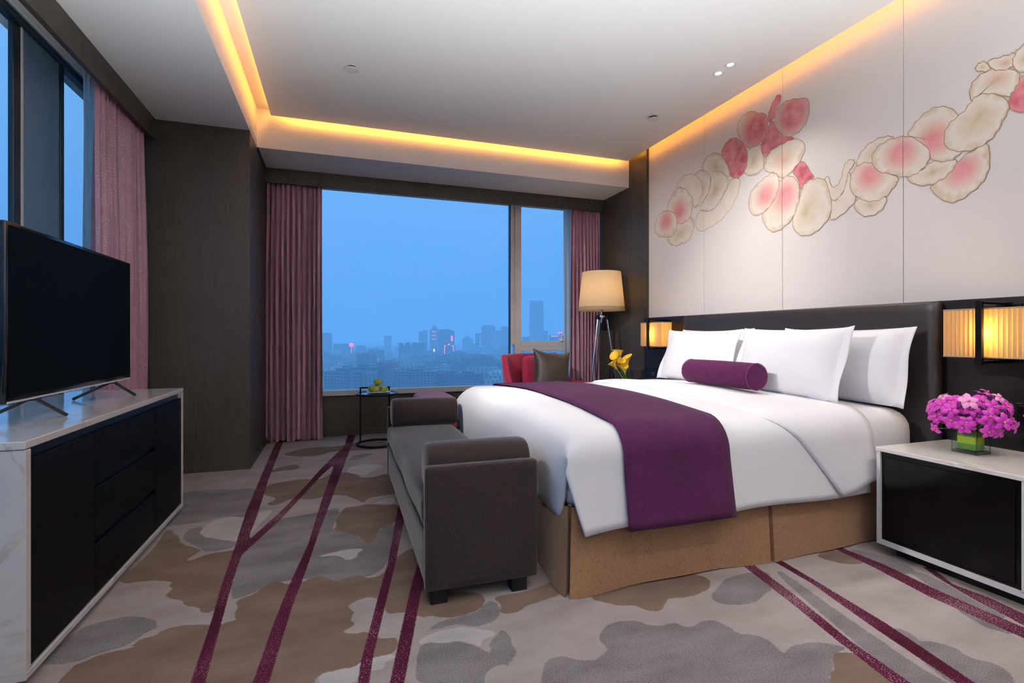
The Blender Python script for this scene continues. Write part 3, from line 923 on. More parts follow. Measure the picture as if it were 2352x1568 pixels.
# duvet: over the top, hanging at the sides, tucked in at the foot
def duvet():
    bm = BM()
    sec = section(.006, .287, .03)
    xs = [BX0 + (2.62 - BX0) * (k / 46.0) ** 1.25 for k in range(47)]
    nfoot = 8
    rows = nfoot + len(xs)
    def f(i, j):
        y, z, wt, dr = sec[j]
        k = i - nfoot
        x = xs[max(k, 0)]
        drop = 0.0
        t = (BX0 + BR - x) / BR
        if t > 0:
            drop = BR - math.sqrt(max(0, BR * BR - (t * BR) ** 2))
        z2 = z - wt * drop
        x2 = x
        if wt < 1 and dr > 0:      # the free corner swings out a little
            c_ = max(0, 1 - (x - BX0) / .35)
            y -= .018 * c_ * dr
            x2 = x + .06 * dr * c_ * (1 if x < 1.3 else 0) - .02 * c_ * (1 - dr)
            z2 -= .012 * c_ * dr
        if k < 0:
            d = (-k) / nfoot
            z2 = z2 - wt * d * .262
            x2 = x2 - wt * (.006 - .02 * d * d)
        p = Vector((x2, y, z2))
        puff = noise.noise(Vector((x * 2.2, y * 2.2, z * 3))) * .010
        if wt > .5: p.z += puff * .7
        else: p.y += puff * .8 * (-1 if y < BYC else 1)
        hemw = .006 * math.sin(x * 7.3) * dr
        p.z += hemw
        return p
    grid(bm, rows, len(sec), f)
    bmesh.ops.remove_doubles(bm, verts=bm.verts, dist=1e-5)
    return bm
dv = tag(obj('duvet', duvet(), M_LINEN, None, 70), 'white duvet draped over the bed and tucked in at the foot', 'duvet')
solid(dv, .012, -1)

def fold_line(t):
    """x of the folded-back edge along the section parameter"""
    y, z, wt, dr = t
    if wt >= .999:
        s = (y - BY0) / (BY1 - BY0)
        return 2.0 + .06 * s
    near = y < BYC
    zz = max(.28, min(.70, z))
    if near: return 2.0 + .41 * ((.70 - zz) / .42) ** .75
    return 2.06 + .3 * ((.70 - zz) / .42)
def foldover():
    bm = BM()
    sec = section(.019, .292, .034)
    n = 26
    def f(i, j):
        s = sec[j]
        x0 = fold_line(s)
        t = (i / (n - 1)) ** 2.0
        x = x0 + (2.66 - x0) * t
        e = math.sin(min(1, t * 26) * math.pi / 2)     # rolled edge
        y, z, wt, dr = s
        lift = -.010 * (1 - e) + .010 * math.sin(math.pi * min(1, t * 1.6)) + noise.noise(Vector((x * 3, y * 2, 4))) * .006
        sgn = -1 if y < BYC else 1
        z -= .05 * max(0, 1 - abs(t - .02) * 6) * (1 if dr > .7 else 0) * 0
        return (x, y + (1 - wt) * sgn * lift, z + wt * lift + (.07 * t * dr if near(y) else 0))
    near = lambda y: y < BYC
    grid(bm, n, len(sec), f)
    return bm
fv = tag(obj('duvet_fold', foldover(), M_LINEN, None, 70), 'top end of the white duvet folded back below the pillows', 'bedding')
solid(fv, .011, -1)

def runner():
    bm = BM()
    sec = section(.017, .276, .045)
    n = 12
    def f(i, j):
        y, z, wt, dr = sec[j]
        t = i / (n - 1)
        s = (y - BY0) / (BY1 - BY0)
        x = 1.165 + .02 * max(0, s) + .555 * t
        return (x, y + noise.noise(Vector((x * 2.2, y * 2.2, z * 3))) * .008 * (1 - wt) * (-1 if y < BYC else 1), z + noise.noise(Vector((x * 2.2, y * 2.2, z * 3))) * .007 * wt)
    grid(bm, n, len(sec), f)
    return bm
rv = tag(obj('bed_runner', runner(), M_VELVET, None, 70), 'purple velvet runner laid across the foot half of the bed', 'bed runner')
solid(rv, .008, 1)

# ------------------------------------------------------------------ pillows
def pillow_mesh(w, h, t, flange=.05, seed=0, pin=.035, pinz=.06):
    """lies in local x (width) and z (height), thickness along y; returns body and flange"""
    n, m = 30, 22
    body = BM()
    for s in (-1, 1):
        def f(i, j):
            a = -1 + 2 * i / n; c = -1 + 2 * j / m
            k = (1 - abs(a) ** 3.0) * (1 - abs(c) ** 3.0)
            y = s * t / 2 * max(0, k) ** .62
            x = a * w / 2 * (1 - pin * (1 - c * c) * abs(a) ** 2)
            z = c * h / 2 * (1 - pinz * (1 - a * a) * abs(c) ** 2 * (1 if c > 0 else .3))
            y += noise.noise(Vector((a * 1.6 + seed, c * 1.6, s * 2.0))) * .012 * max(0, k)
            return (x, y, z + h / 2)
        grid(body, n + 1, m + 1, f)
    bmesh.ops.remove_doubles(body, verts=body.verts, dist=1e-4)
    fls = []
    # flat flanges at the two ends
    for sd in (-1, 1):
        fl = BM(); fls.append(fl)
        def f2(i, j):
            c = -1 + 2 * i / 14; e = (-.016, .0, .35, .7, 1.0)[j] * (flange if j > 1 else 1)
            x = sd * (w / 2 * (1 - pin * (1 - c * c)) + e)
            z = c * h / 2 * (1 + .03 * max(0, e) / flange)
            y = .010 * max(0, e) / flange * math.sin(c * 4.2 + seed * 2 + sd)
            return (x, y, z + h / 2)
        grid(fl, 15, 5, f2)
    return body, fls
def pillow(label, xb, yc, zb, w, h, t, tilt, yawp=0.0, seed=0):
    o = thing('pillow', label, 'pillow', (xb, yc, zb), 0, 'white flanged pillows at the bed head')
    body, fls = pillow_mesh(w, h, t, .045, seed)
    R = Matrix.Rotation(yawp, 4, 'Z') @ Matrix.Rotation(tilt, 4, 'Y') @ Matrix.Rotation(math.radians(-90), 4, 'Z')
    for nm, bm in (('pillow_body', body), ('flange', fls[0]), ('flange', fls[1])):
        bm.transform(R)
        p = obj(nm, bm, M_LINEN, o, 60, world=False)
        if nm == 'flange': solid(p, .004, 0)
    return o
pillow('white pillow behind, against the leather headboard next to the orchid nightstand', 2.90, 2.335, .71, .76, .445, .19, .20, .0, 1)
pillow('white pillow standing behind, at the window side of the headboard', 2.90, 3.47, .726, .76, .435, .19, .20, .0, 2)
pillow('white pillow in front, partly behind the near end of the purple bolster', 2.63, 2.50, .728, .72, .445, .19, .33, .03, 3)
pillow('white pillow in front on the window side, behind the purple bolster', 2.64, 3.37, .738, .78, .43, .19, .33, -.02, 4)

bo = thing('bolster', 'purple ribbed velvet bolster lying before the white pillows', 'bolster', (2.44, 2.77, .762))
b = BM(); L0, L1 = 2.465, 3.085
n_ = 36
prof = [(0.0, L0), (.04, L0 - .004), (.078, L0), (.083, L0 + .012), (.085, 2.6), (.086, 2.77), (.085, 2.95), (.083, L1 - .012), (.078, L1), (.04, L1 + .004), (0.0, L1)]
grid(b, n_, len(prof), lambda i, j: (2.44 + prof[j][0] * math.cos(2 * math.pi * i / n_), prof[j][1], .848 + prof[j][0] * math.sin(2 * math.pi * i / n_)), closed_u=True)
bmesh.ops.remove_doubles(b, verts=b.verts, dist=1e-5)
obj('bolster_body', b, M_BOLSTER, bo, 50)
for y in (L0 + .004, L1 - .004):
    b = BM(); tube(b, [(2.44 + .0835 * math.cos(a), y, .848 + .0835 * math.sin(a)) for a in np.linspace(0, 2 * math.pi, 40)[:-1]], .002, 6, closed=True)
    obj('piping', b, M_PIPING, bo, 60)

# ------------------------------------------------------------------ headboard with backing board and switch plates
hb_ = thing('headboard', 'black wood wall board with padded leather headboard panel', 'headboard', (3.16, 2.9, 0))
b = BM(); box(b, 3.133, WX, -1.2, 4.73, 0.0, 1.292, .003, 1)
obj('backing_board', b, M_BLACKWOOD, hb_)
b = BM(); rounded(b, 3.062, 3.132, 1.855, 4.0, .30, 1.29, .03, 14, 30, 20)
pan = obj('upholstered_panel', b, M_LEATHER, hb_, 60)
b = BM()
tube(b, [(3.085, y, 1.283) for y in np.linspace(1.87, 3.985, 12)], .004, 6)
obj('seam_welt', b, M_LEATHER, pan, 60)
M_MARK = plain('pale_print', (190, 186, 180), 0.6)
M_PLATE = plain('black_switch_plate', (14, 15, 17), 0.25)
def switch_bank(y0, y1, z0, z1, cells, marks):
    b = BM(); box(b, 3.127, 3.134, y0, y1, z0, z1, .002, 1)
    p = obj('switch_plate', b, M_PLATE, hb_)
    wd = (y1 - y0) / cells
    for c in range(cells):
        b = BM(); box(b, 3.1245, 3.128, y0 + wd * (c + .12), y0 + wd * (c + .88), z0 + .012, z1 - .012, .0015, 1)
        obj('rocker', b, M_PLATE, p)
        b = BM()
        for (dy, dz, w_, h_) in marks[c % len(marks)]:
            yy = y0 + wd * (c + .5) + dy; zz = (z0 + z1) / 2 + dz
            box(b, 3.1238, 3.1246, yy - w_ / 2, yy + w_ / 2, zz - h_ / 2, zz + h_ / 2)
        obj('printed_mark', b, M_MARK, p)
mk1 = [[(.012, 0, .012, .004), (-.012, 0, .012, .004), (.012, -.02, .004, .006), (-.012, -.02, .004, .006)]]
mk2 = [[(0, .008, .026, .004), (0, .001, .034, .004), (0, -.022, .006, .012)]]
switch_bank(4.12, 4.60, .655, .775, 5, mk1)
switch_bank(1.575, 1.83, .655, .775, 3, mk2)
switch_bank(1.28, 1.545, .655, .775, 3, mk2)

# ------------------------------------------------------------------ nightstands
def nightstand(y0, y1, label):
    x0, x1, zt = 2.585, 3.131, .54
    o = thing('nightstand', label, 'nightstand', ((x0 + x1) / 2, (y0 + y1) / 2, 0), 0, 'marble topped nightstands beside the bed')
    b = BM(); box(b, x0 - .004, x1, y0 - .004, y1 + .004, zt - .02, zt, .002, 1); obj('top', b, M_MARBLE, o)
    b = BM(); box(b, x0, x1, y1 - .018, y1, .075, zt - .02); obj('side_panel', b, M_LACQUER, o)
    b = BM(); box(b, x0, x1, y0, y0 + .026, .075, zt - .02); obj('side_panel', b, M_LACQUER, o)
    b = BM(); box(b, x0, x1, y0, y1, .055, .078); obj('bottom_rail', b, M_LACQUER, o)
    b = BM(); box(b, x0 + .012, x1, y0 + .026, y1 - .018, .078, zt - .02); obj('carcass', b, M_GLOSSBLACK, o)
    d = BM(); box(d, x0 + .006, x0 + .02, y0 + .05, y1 - .038, .095, zt - .045, .0015, 1)
    obj('drawer_front', d, M_GLOSSBLACK, o)
    b = BM(); box(b, x0 + .07, x1, y0 + .05, y1 - .05, 0, .057); obj('plinth', b, M_BLACK, o)
    return o
M_GLOSSBLACK = plain('black_lacquer', (11, 10, 12), 0.16, spec=0.25)
nightstand(1.235, 1.838, 'black nightstand with marble top holding the pink orchids')
nightstand(4.075, 4.68, 'black nightstand on the window side of the bed, under the yellow lilies')

# ------------------------------------------------------------------ television cabinet
cx0, cx1, cy0, cy1, czt = -1.47, -.912, 1.985, 3.703, .773
M_DOOR = plain('satin_black_door', (20, 17, 17), 0.45, spec=0.06)
cab = thing('tv_cabinet', 'long white marble cabinet with black doors and drawers', 'cabinet', ((cx0 + cx1) / 2, (cy0 + cy1) / 2, 0))
b = BM(); box(b, cx0, cx1, cy0 - .003, cy1, czt - .026, czt, .003, 1); obj('top', b, M_MARBLE, cab)
b = BM(); box(b, cx0, cx1, cy0, cy0 + .03, .052, czt - .028, .002, 1); obj('side_panel', b, M_MARBLE, cab)
b = BM(); box(b, cx0, cx1, cy1 - .02, cy1 - .001, .052, czt - .028, .002, 1); obj('side_panel', b, M_MARBLE, cab)
b = BM(); box(b, cx0, cx1, cy0 + .001, cy1 - .001, .028, .052, .002, 1); obj('bottom_panel', b, M_MARBLE, cab)
b = BM(); box(b, cx0 + .02, cx1 - .028, cy0 + .03, cy1 - .02, .052, czt - .028); obj('carcass', b, M_BLACK, cab)
ya = onX(221.5, 1000, cx1)[0]; yb = onX(360, 1000, cx1)[0]
zlo, zhi = .056, czt - .062
for y0, y1 in ((cy0 + .033, ya - .002), (yb + .002, cy1 - .023)):
    b = BM(); box(b, cx1 - .026, cx1 - .006, y0, y1, zlo, zhi, .0015, 1); obj('door', b, M_DOOR, cab)
hz = (zhi - zlo - .05) / 3
for k in range(3):
    b = BM(); box(b, cx1 - .026, cx1 - .006, ya + .002, yb - .002, zlo + k * (hz + .025), zlo + k * (hz + .025) + hz, .0015, 1)
    obj('drawer', b, M_DOOR, cab)
for x in (cx0 + .06, cx1 - .07):
    for y in (cy0 + .2, cy1 - .35):
        b = BM(); box(b, x - .02, x + .02, y - .025, y + .025, 0, .03); obj('foot', b, M_BLACK, cab)
b = BM(); lathe(b, [(.0, 0), (.033, 0), (.033, .003), (.026, .004), (0, .004)], 20, (-1.22, 2.33, czt)); obj('cable_grommet', b, M_FRAME, cab, 40)

# ------------------------------------------------------------------ television
tv = thing('television', 'flat black television on splayed legs', 'television', (-1.12, 2.845, czt))
tx, ty0, ty1, tz0, tz1 = -1.10, 2.273, 3.418, .857, 1.508
M_BEZEL = plain('black_gloss_bezel', (16, 20, 22), 0.15)
M_SCREEN = plain('matt_black_screen', (13, 13, 12), 0.5, spec=0.02)
b = BM(); box(b, tx - .03, tx, ty0, ty1, tz0, tz1, .004, 2)
hs = obj('housing', b, M_BEZEL, tv, 40)
b = BM(); box(b, tx - .06, tx - .03, ty0 + .2, ty1 - .2, tz0 + .05, tz1 - .25, .01, 2); obj('rear_cover', b, M_BLACK, tv, 40)
b = BM(); box(b, tx - .001, tx + .0012, ty0 + .014, ty1 - .014, tz0 + .028, tz1 - .014); obj('screen', b, M_SCREEN, tv)
b = BM(); box(b, tx - .002, tx + .0025, ty0 + .004, ty1 - .004, tz0 + .002, tz0 + .009, .001, 1); obj('lower_trim', b, M_FRAME, tv)
for yc in (2.475, 3.215):
    b = BM()
    s = 1
    bar(b, (tx - .015, yc, tz0 + .004), (tx + .065, yc + .065, czt + .006), .022, .012)
    bar(b, (tx - .015, yc, tz0 + .004), (tx - .16, yc - .065, czt + .006), .022, .012)
    box(b, tx - .028, tx - .002, yc - .03, yc + .03, tz0 - .006, tz0 + .006)
    obj('leg', b, M_BLACK, tv)

# ------------------------------------------------------------------ bench at the foot of the bed
bn = thing('bench', 'brown-grey upholstered bench with roll cushions at the foot of the bed', 'bench', (.6, 3.0, 0), -.013)
bx0, bx1, by0, by1 = .35, .838, 2.05, 3.97
b = BM(); rounded(b, bx0 + .004, bx1, by0 + .055, by1 - .055, .065, .29, .015, 8, 16, 6); obj('seat_base', b, M_BENCH, bn, 60)
b = BM(); rounded(b, bx0 - .004, bx1 - .005, by0 + .06, by1 - .06, .285, .435, .045, 12, 30, 8, fn=lambda p: Vector((p.x + .004 * math.sin(p.y * 9) * (1 if p.x < .4 else 0), p.y, p.z + .018 * math.sin(math.pi * (p.x - bx0) / .49) * math.sin(math.pi * min(1, max(0, (p.y - by0) / 1.92))) * (1 if p.z > .38 else 0))))
obj('seat_cushion', b, M_BENCH, bn, 60)
for y0, y1 in ((by0, by0 + .06), (by1 - .06, by1)):
    b = BM(); rounded(b, bx0, bx1, y0, y1, .06, .566, .016, 10, 6, 12); obj('arm_panel', b, M_BENCH, bn, 60)
for yc, bx1 in ((by0 + .148, .838), (by1 - .148, .862)):
    b = BM(); nr = 28; R0 = .102
    pr = [(0, bx0 + .02), (.8, bx0 + .018), (.94, bx0 + .024), (1, bx0 + .045), (1.01, .5), (1.01, .65), (1, bx1 - .04), (.94, bx1 - .02), (.8, bx1 - .014), (0, bx1 - .016)]
    def rr(i, j):
        a = 2 * math.pi * i / nr
        # a bolster flattened against seat and arm
        c_, s_ = math.cos(a), math.sin(a)
        q = R0 * pr[j][0] * (1.0 / (abs(c_) ** 2.6 + abs(s_) ** 2.6) ** (1 / 2.6))
        return (pr[j][1], yc + q * c_, .536 + q * s_)
    grid(b, nr, len(pr), rr, closed_u=True)
    bmesh.ops.remove_doubles(b, verts=b.verts, dist=1e-5)
    obj('roll_cushion', b, M_BENCH, bn, 50)
for x in (bx0 + .06, .758):
    for y in (by0 + .05, by1 - .05):
        b = BM(); box(b, x - .035, x + .035, y - .03, y + .03, 0, .066, .002, 1); obj('foot', b, M_BLACK, bn)

# ------------------------------------------------------------------ side table, plate and apples
sx, sy = .387, 5.335
st = thing('side_table', 'round glass side table on a slim black hoop frame', 'table', (sx, sy, 0))
def ring(rx, z, r, n=48):
    b = BM(); tube(b, [(sx + rx * math.cos(a), sy + rx * math.sin(a), z) for a in np.linspace(0, 2 * math.pi, n + 1)[:-1]], r, 8, closed=True); return b
obj('base_ring', ring(.19, .012, .012), M_BLACKMETAL, st, 50)
obj('top_ring', ring(.198, .515, .009), M_BLACKMETAL, st, 50)
b = BM(); lathe(b, [(0, .508), (.194, .508), (.194, .518), (0, .518)], 48, (sx, sy, 0))
obj('glass_top', b, clear_glass('tinted_table_glass', (0.30, 0.42, 0.46), 0.9), st, 40)
for x in (sx - .158, sx + .128):
    b = BM(); bar(b, (x, sy + .09, .012), (x, sy + .09, .575), .016); obj('post', b, M_BLACKMETAL, st)
b = BM(); bar(b, (sx - .166, sy + .09, .568), (sx + .136, sy + .09, .568), .016); obj('handle', b, M_BLACKMETAL, st)
pl = BM()
def plate(i, j):
    a = (-1 + 2 * i / 10); c = (-1 + 2 * j / 10)
    m_ = max(abs(a), abs(c))
    return (sx + .01 + a * .115, sy - .03 + c * .1, .521 + .016 * max(0, (m_ - .6) / .4) ** 1.5)
grid(pl, 11, 11, plate)
po = tag(obj('plate', pl, plain('white_porcelain', (232, 230, 226), 0.2), None, 60), 'square white plate on the glass side table', 'plate')
solid(po, .006, 1)
M_APPLE = None
def apple_mat():
    M = Mat('green_apple_skin', srgb(150, 160, 40), 0.35)
    f = M.noise(M.coords(), 9, 3); g = M.noise(M.coords(), 160, 1)
    c = M.ramp(f, [(.3, srgb(140, 152, 38)), (.7, srgb(186, 186, 84))])
    M.base(M.mix(M.ramp(g, [(.66, (0, 0, 0)), (.72, (1, 1, 1))]), c, srgb(205, 205, 130)))
    return M.m
M_APPLE = apple_mat()
M_STEM = plain('brown_stem', (70, 52, 30), 0.8)
def apple(x, y, z, rot, label):
    o = thing('apple', label, 'apple', (x, y, z), rot, 'green apples piled on the plate')
    R = .043
    prof = []
    for k in range(13):
        t = math.pi * k / 12
        r = math.sin(t) * R * (1.0 + .10 * math.cos(t) * -1) 
        zz = -math.cos(t) * R * .92
        if k >= 11: zz -= .010 * (k - 10)
        if k <= 1: zz += .006 * (2 - k)
        prof.append((max(r, 0), zz + R * .86))
    b = BM(); lathe(b, prof, 20, cap=False); obj('flesh', b, M_APPLE, o, 80, world=False)
    b = BM(); tube(b, [(0, 0, R * 1.52), (.002, .001, R * 1.74), (.005, .002, R * 1.9)], .0017, 6); obj('stem', b, M_STEM, o, 60, world=False)
apple(sx - .022, sy - .055, .527, .3, 'green apple at the front of the plate, overlapping another')
apple(sx - .045, sy + .012, .527, 1.7, 'green apple half hidden behind the front one on the plate')
apple(sx + .063, sy - .02, .527, 2.6, 'green apple on the plate at the side nearer the bed')
apple(sx + .008, sy - .012, .594, 4.0, 'green apple sitting on top of the other apples')

# ------------------------------------------------------------------ armchair, cushion, ottoman
M_CRIMSON = fabric('crimson_wool', (176, 46, 82), 0.9, 0.5, 200, 0.22, (1, 1, 1), 0.4, 0.15)
ac = thing('armchair', 'crimson wraparound lounge armchair by the far window', 'armchair', (2.12, 5.02, 0), .42)
def shell_pt(t):
    """plan of the wraparound shell: t in -1..1 from one arm front round the back to the other"""
    a = t * 2.0
    rx, ry = .46, .36
    if abs(t) < .72:
        ang = a / (2 * .72) * math.pi / 2
        k = 2.8
        c_, s_ = math.cos(ang), math.sin(ang)
        q = 1 / (abs(c_) ** k + abs(s_) ** k) ** (1 / k)
        return (rx * s_ * q, ry * c_ * q)
    s_ = 1 if t > 0 else -1
    return (s_ * (rx + .01 * (abs(t) - .72)), -(abs(t) - .72) / .28 * .36)
def shell_h(t):
    t = abs(t)
    if t < .44: return .905
    return .60 + .305 * (1 - smoothstep((t - .44) / .22)) - .02 * max(0, t - .7)
b = BM()
nt_, nz_ = 60, 9
def outer(i, j):
    t = -1 + 2 * i / (nt_ - 1); x, y = shell_pt(t); s = j / (nz_ - 1)
    h = shell_h(t); k = .90 + .10 * s
    return (x * k, y * k, .10 + (h - .10) * s)
grid(b, nt_, nz_, outer)
sh = obj('shell', b, M_CRIMSON, ac, 60, world=False)
sh.modifiers.new('thickness', 'SOLIDIFY').thickness = .055
sh.modifiers['thickness'].offset = 0
bv = sh.modifiers.new('rounding', 'BEVEL'); bv.width = .02; bv.segments = 2; bv.limit_method = 'ANGLE'
b = BM(); rounded(b, -.39, .39, -.36, .28, .12, .29, .04, 10, 10, 5); obj('seat_base', b, M_CRIMSON, ac, 60, world=False)
b = BM(); rounded(b, -.385, .385, -.37, .20, .285, .44, .055, 14, 12, 6); obj('seat_cushion', b, M_CRIMSON, ac, 60, world=False)
b = BM(); rounded(b, -.10, .34, .20, .30, .42, .875, .045, 12, 6, 12); obj('back_cushion', b, M_CRIMSON, ac, 60, world=False)
for x, y in ((-.33, -.3), (.33, -.3), (-.3, .24), (.3, .24)):
    b = BM(); tube(b, [(x, y, .12), (x * 1.06, y * 1.06, 0)], [.02, .013], 8); obj('leg', b, M_BLACK, ac, 50, world=False)

def satin():
    M = Mat('bronze_satin', srgb(62, 51, 44), 0.45, sheen=0.15, spec=0.5)
    f = M.noise(M.coords(scale=(1, 1, 6)), 120, 2)
    c = M.color
    M.base(M.ramp(f, [(.3, tuple(x * .8 for x in c)), (.7, tuple(x * 1.25 for x in c))]))
    M.bump(f, .3, .002)
    return M.m
cu = thing('cushion', 'bronze satin square cushion propped on the crimson armchair', 'cushion', (2.09, 4.83, .44))
body, fls = pillow_mesh(.45, .47, .19, .012, 5, .13, .13)
R = Matrix.Rotation(.12, 4, 'Z') @ Matrix.Rotation(.11, 4, 'Y') @ Matrix.Rotation(-.16, 4, 'X')
[q.free() for q in fls]; body.transform(Matrix.Translation((0, 0, .045)) @ R)
for v in body.verts:            # drawn-out corners
    pass
obj('cushion_body', body, satin(), cu, 60, world=False)

ot = thing('ottoman', 'low pink upholstered footstool near the side table', 'ottoman', (.97, 5.34, 0))
M_PINK = fabric('rose_wool', (176, 58, 98), 0.9, 0.4, 200, 0.2, (1, 1, 1), 0.4, 0.12)
b = BM(); rounded(b, .785, 1.16, 5.06, 5.62, .13, .482, .05, 12, 12, 8); obj('upholstered_seat', b, M_PINK, ot, 60)
for x in (.86, 1.08):
    for y in (5.13, 5.55):
        b = BM(); tube(b, [(x, y, .14), (x, y, 0)], [.02, .014], 8); obj('leg', b, M_BLACK, ot, 50)

# ------------------------------------------------------------------ floor lamp
lx, ly = 2.855, 5.16
M_CHROME = plain('chrome', (190, 190, 192), 0.12, metal=1.0)
M_SHADE = translucent('linen_lampshade', (214, 200, 172), 0.42, (255, 214, 158))
M_BAND = translucent('lampshade_band', (170, 155, 130), 0.15, (230, 180, 120))
fl_ = thing('floor_lamp', 'tripod chrome floor lamp with cream drum shade', 'lamp', (lx, ly, 0))
z0, z1, r0, r1 = 1.388, 1.823, .264, .218
b = BM()
ns = 48
grid(b, ns, 8, lambda i, j: (lx + (r0 + (r1 - r0) * (.09 + .91 * j / 7)) * math.cos(2 * math.pi * i / ns), ly + (r0 + (r1 - r0) * (.09 + .91 * j / 7)) * math.sin(2 * math.pi * i / ns), z0 + (z1 - z0) * (.09 + .91 * j / 7)), closed_u=True)
obj('lamp_shade', b, M_SHADE, fl_, 80)
b = BM()
grid(b, ns, 2, lambda i, j: (lx + (r0 - .004 * j) * math.cos(2 * math.pi * i / ns), ly + (r0 - .004 * j) * math.sin(2 * math.pi * i / ns), z0 + .04 * j), closed_u=True)
obj('shade_band', b, M_BAND, fl_, 80)
b = BM(); tube(b, [(lx, ly, 1.25), (lx, ly, 1.48)], .012, 12); lathe(b, [(0, 1.30), (.05, 1.30), (.055, 1.315), (.05, 1.33), (0, 1.33)], 20, (lx, ly, 0)); obj('stem', b, M_CHROME, fl_, 50)
for k in range(3):
    a = math.radians(200 + 120 * k)
    b = BM(); tube(b, [(lx + .06 * math.cos(a), ly + .06 * math.sin(a), 1.31), (lx + .26 * math.cos(a), ly + .26 * math.sin(a), 0.0)], [.011, .014], 10); obj('leg', b, M_CHROME, fl_, 50)
    b = BM(); lathe(b, [(0, 1.285), (.016, 1.285), (.016, 1.335), (0, 1.335)], 12, (lx + .062 * math.cos(a), ly + .062 * math.sin(a), 0)); obj('hinge_knob', b, M_BLACKMETAL, fl_, 50)
b = BM(); lathe(b, [(0, 0), (.02, .01), (.035, .045), (.02, .08), (0, .09)], 16, (lx, ly, 1.50)); obj('bulb', b, emit('lamp_bulb', WARM, 8), fl_, 60)
point('floor_lamp_light', (lx, ly, 1.62), W_FLOORLAMP, (1, .80, .55), .05, fl_)

# ------------------------------------------------------------------ pleated sconces on the wall board
M_PLEAT = translucent('pleated_cream_silk', (226, 206, 160), 0.55, (255, 205, 110))
M_GUN = plain('gunmetal_frame', (46, 44, 44), 0.22, metal=0.8)
def sconce(label):
    """local: wall at x=0, room towards -x, width along y, centred on z=0"""
    o = thing('wall_lamp', label, 'lamp', (0, 0, 0), 0, 'pleated box wall lamps beside the headboard')
    w2, h2, xf, xb = .17, .117, -.205, -.08
    b = BM()
    loop = []
    def run(p, q, n, nrm):
        for k in range(n):
            for t, d in ((k / n, 0.0), ((k + .72) / n, .0), ((k + .86) / n, -.006)):
                loop.append((p[0] + (q[0] - p[0]) * t + nrm[0] * d, p[1] + (q[1] - p[1]) * t + nrm[1] * d))
    run((xf, w2), (xf, -w2), 18, (-1, 0)); run((xf, -w2), (xb, -w2), 7, (0, -1)); run((xb, -w2), (xb, w2), 18, (1, 0)); run((xb, w2), (xf, w2), 7, (0, 1))
    grid(b, len(loop), 2, lambda i, j: (loop[i][0], loop[i][1], -h2 + 2 * h2 * j), closed_u=True)
    obj('pleated_shade', b, M_PLEAT, o, 20, world=False)
    for z in (-h2, h2):
        b = BM()
        tube(b, [(xf, w2, z), (xf, -w2, z), (xb, -w2, z), (xb, w2, z)], .003, 5, closed=True)
        obj('shade_rim', b, M_BAND, o, world=False)
    b = BM(); box(b, xf - .040, xf - .018, -.013, .013, -h2 - .035, h2 + .038, .002, 1)
    fr = obj('frame_post', b, M_GUN, o, world=False)
    for z in (-h2 - .025, h2 + .022):
        b = BM(); box(b, xf - .030, 0, -.013, .013, z - .004, z + .012, .002, 1); obj('frame_arm', b, M_GUN, o, world=False)
    b = BM(); box(b, -.016, 0, -.05, .05, -.145, .145, .003, 1); obj('back_plate', b, M_GUN, o, world=False)
    b = BM(); tube(b, [(-.14, 0, -.135), (-.14, 0, -.06)], .011, 10); obj('lamp_holder', b, M_GUN, o, 50, world=False)
    b = BM(); lathe(b, [(0, -.06), (.014, -.05), (.019, 0), (.012, .045), (0, .06)], 14, (-.14, 0, .0)); obj('bulb', b, emit('sconce_bulb', (1, .66, .2), 14), o, 60, world=False)
    return o
s1 = sconce('lit pleated wall lamp at the near end of the headboard, above the orchids')
s1.location = (3.133, 1.572, 1.113)
point('wall_lamp_light', (-.165, 0, .0), W_SCONCE, (1, .66, .24), .02, None).parent = s1
s2 = copy_tree(s1)
s2['label'] = 'lit pleated wall lamp at the window end of the headboard'
s2.location = (3.133, 4.31, 1.113)

# ------------------------------------------------------------------ curtains
def curtain_mat(name, c0, c1, star):
    M = Mat(name, srgb(*c0), 0.36, sheen=0.2, spec=0.6)
    at = M.attr('cloth').outputs['Vector']
    vo = M.n('ShaderNodeTexVoronoi', voronoi_dimensions='2D'); vo.inputs['Scale'].default_value = 4.2; vo.inputs['Randomness'].default_value = .55
    M.l(at, vo.inputs['Vector'])
    sc = M.n('ShaderNodeVectorMath', operation='SCALE'); sc.inputs['Scale'].default_value = 4.2; M.l(at, sc.inputs[0])
    # cell position comes back in texture space already divided by the scale
    sb = M.n('ShaderNodeVectorMath', operation='SUBTRACT'); M.l(at, sb.inputs[0]); M.l(vo.outputs['Position'], sb.inputs[1])
    sp = M.n('ShaderNodeSeparateXYZ'); M.l(sb.outputs[0], sp.inputs[0])
    ang = M.math('ARCTAN2', sp.outputs[1], sp.outputs[0])
    rad = M.math('SQRT', M.math('ADD', M.math('MULTIPLY', sp.outputs[0], sp.outputs[0]), M.math('MULTIPLY', sp.outputs[1], sp.outputs[1])))
    rays = M.math('GREATER_THAN', M.math('SINE', M.math('MULTIPLY', ang, 30)), .62)
    dots = M.math('GREATER_THAN', M.math('SINE', M.math('MULTIPLY', rad, 760)), -.1)
    ringm = M.math('MULTIPLY', M.math('GREATER_THAN', rad, .022), M.math('LESS_THAN', rad, .105))
    st_ = M.math('MULTIPLY', M.math('MULTIPLY', rays, dots), ringm)
    f = M.noise(M.coords(), 300, 2)
    base = M.ramp(f, [(.3, srgb(*c0)), (.7, srgb(*c1))])
    M.base(M.mix(M.math('MULTIPLY', st_, .55), base, srgb(*star)))
    return M.m
M_CURT = curtain_mat('mauve_satin_curtain', (172, 124, 146), (186, 140, 160), (230, 204, 214))
M_SHEER = translucent('white_sheer', (226, 228, 226), 0.5)
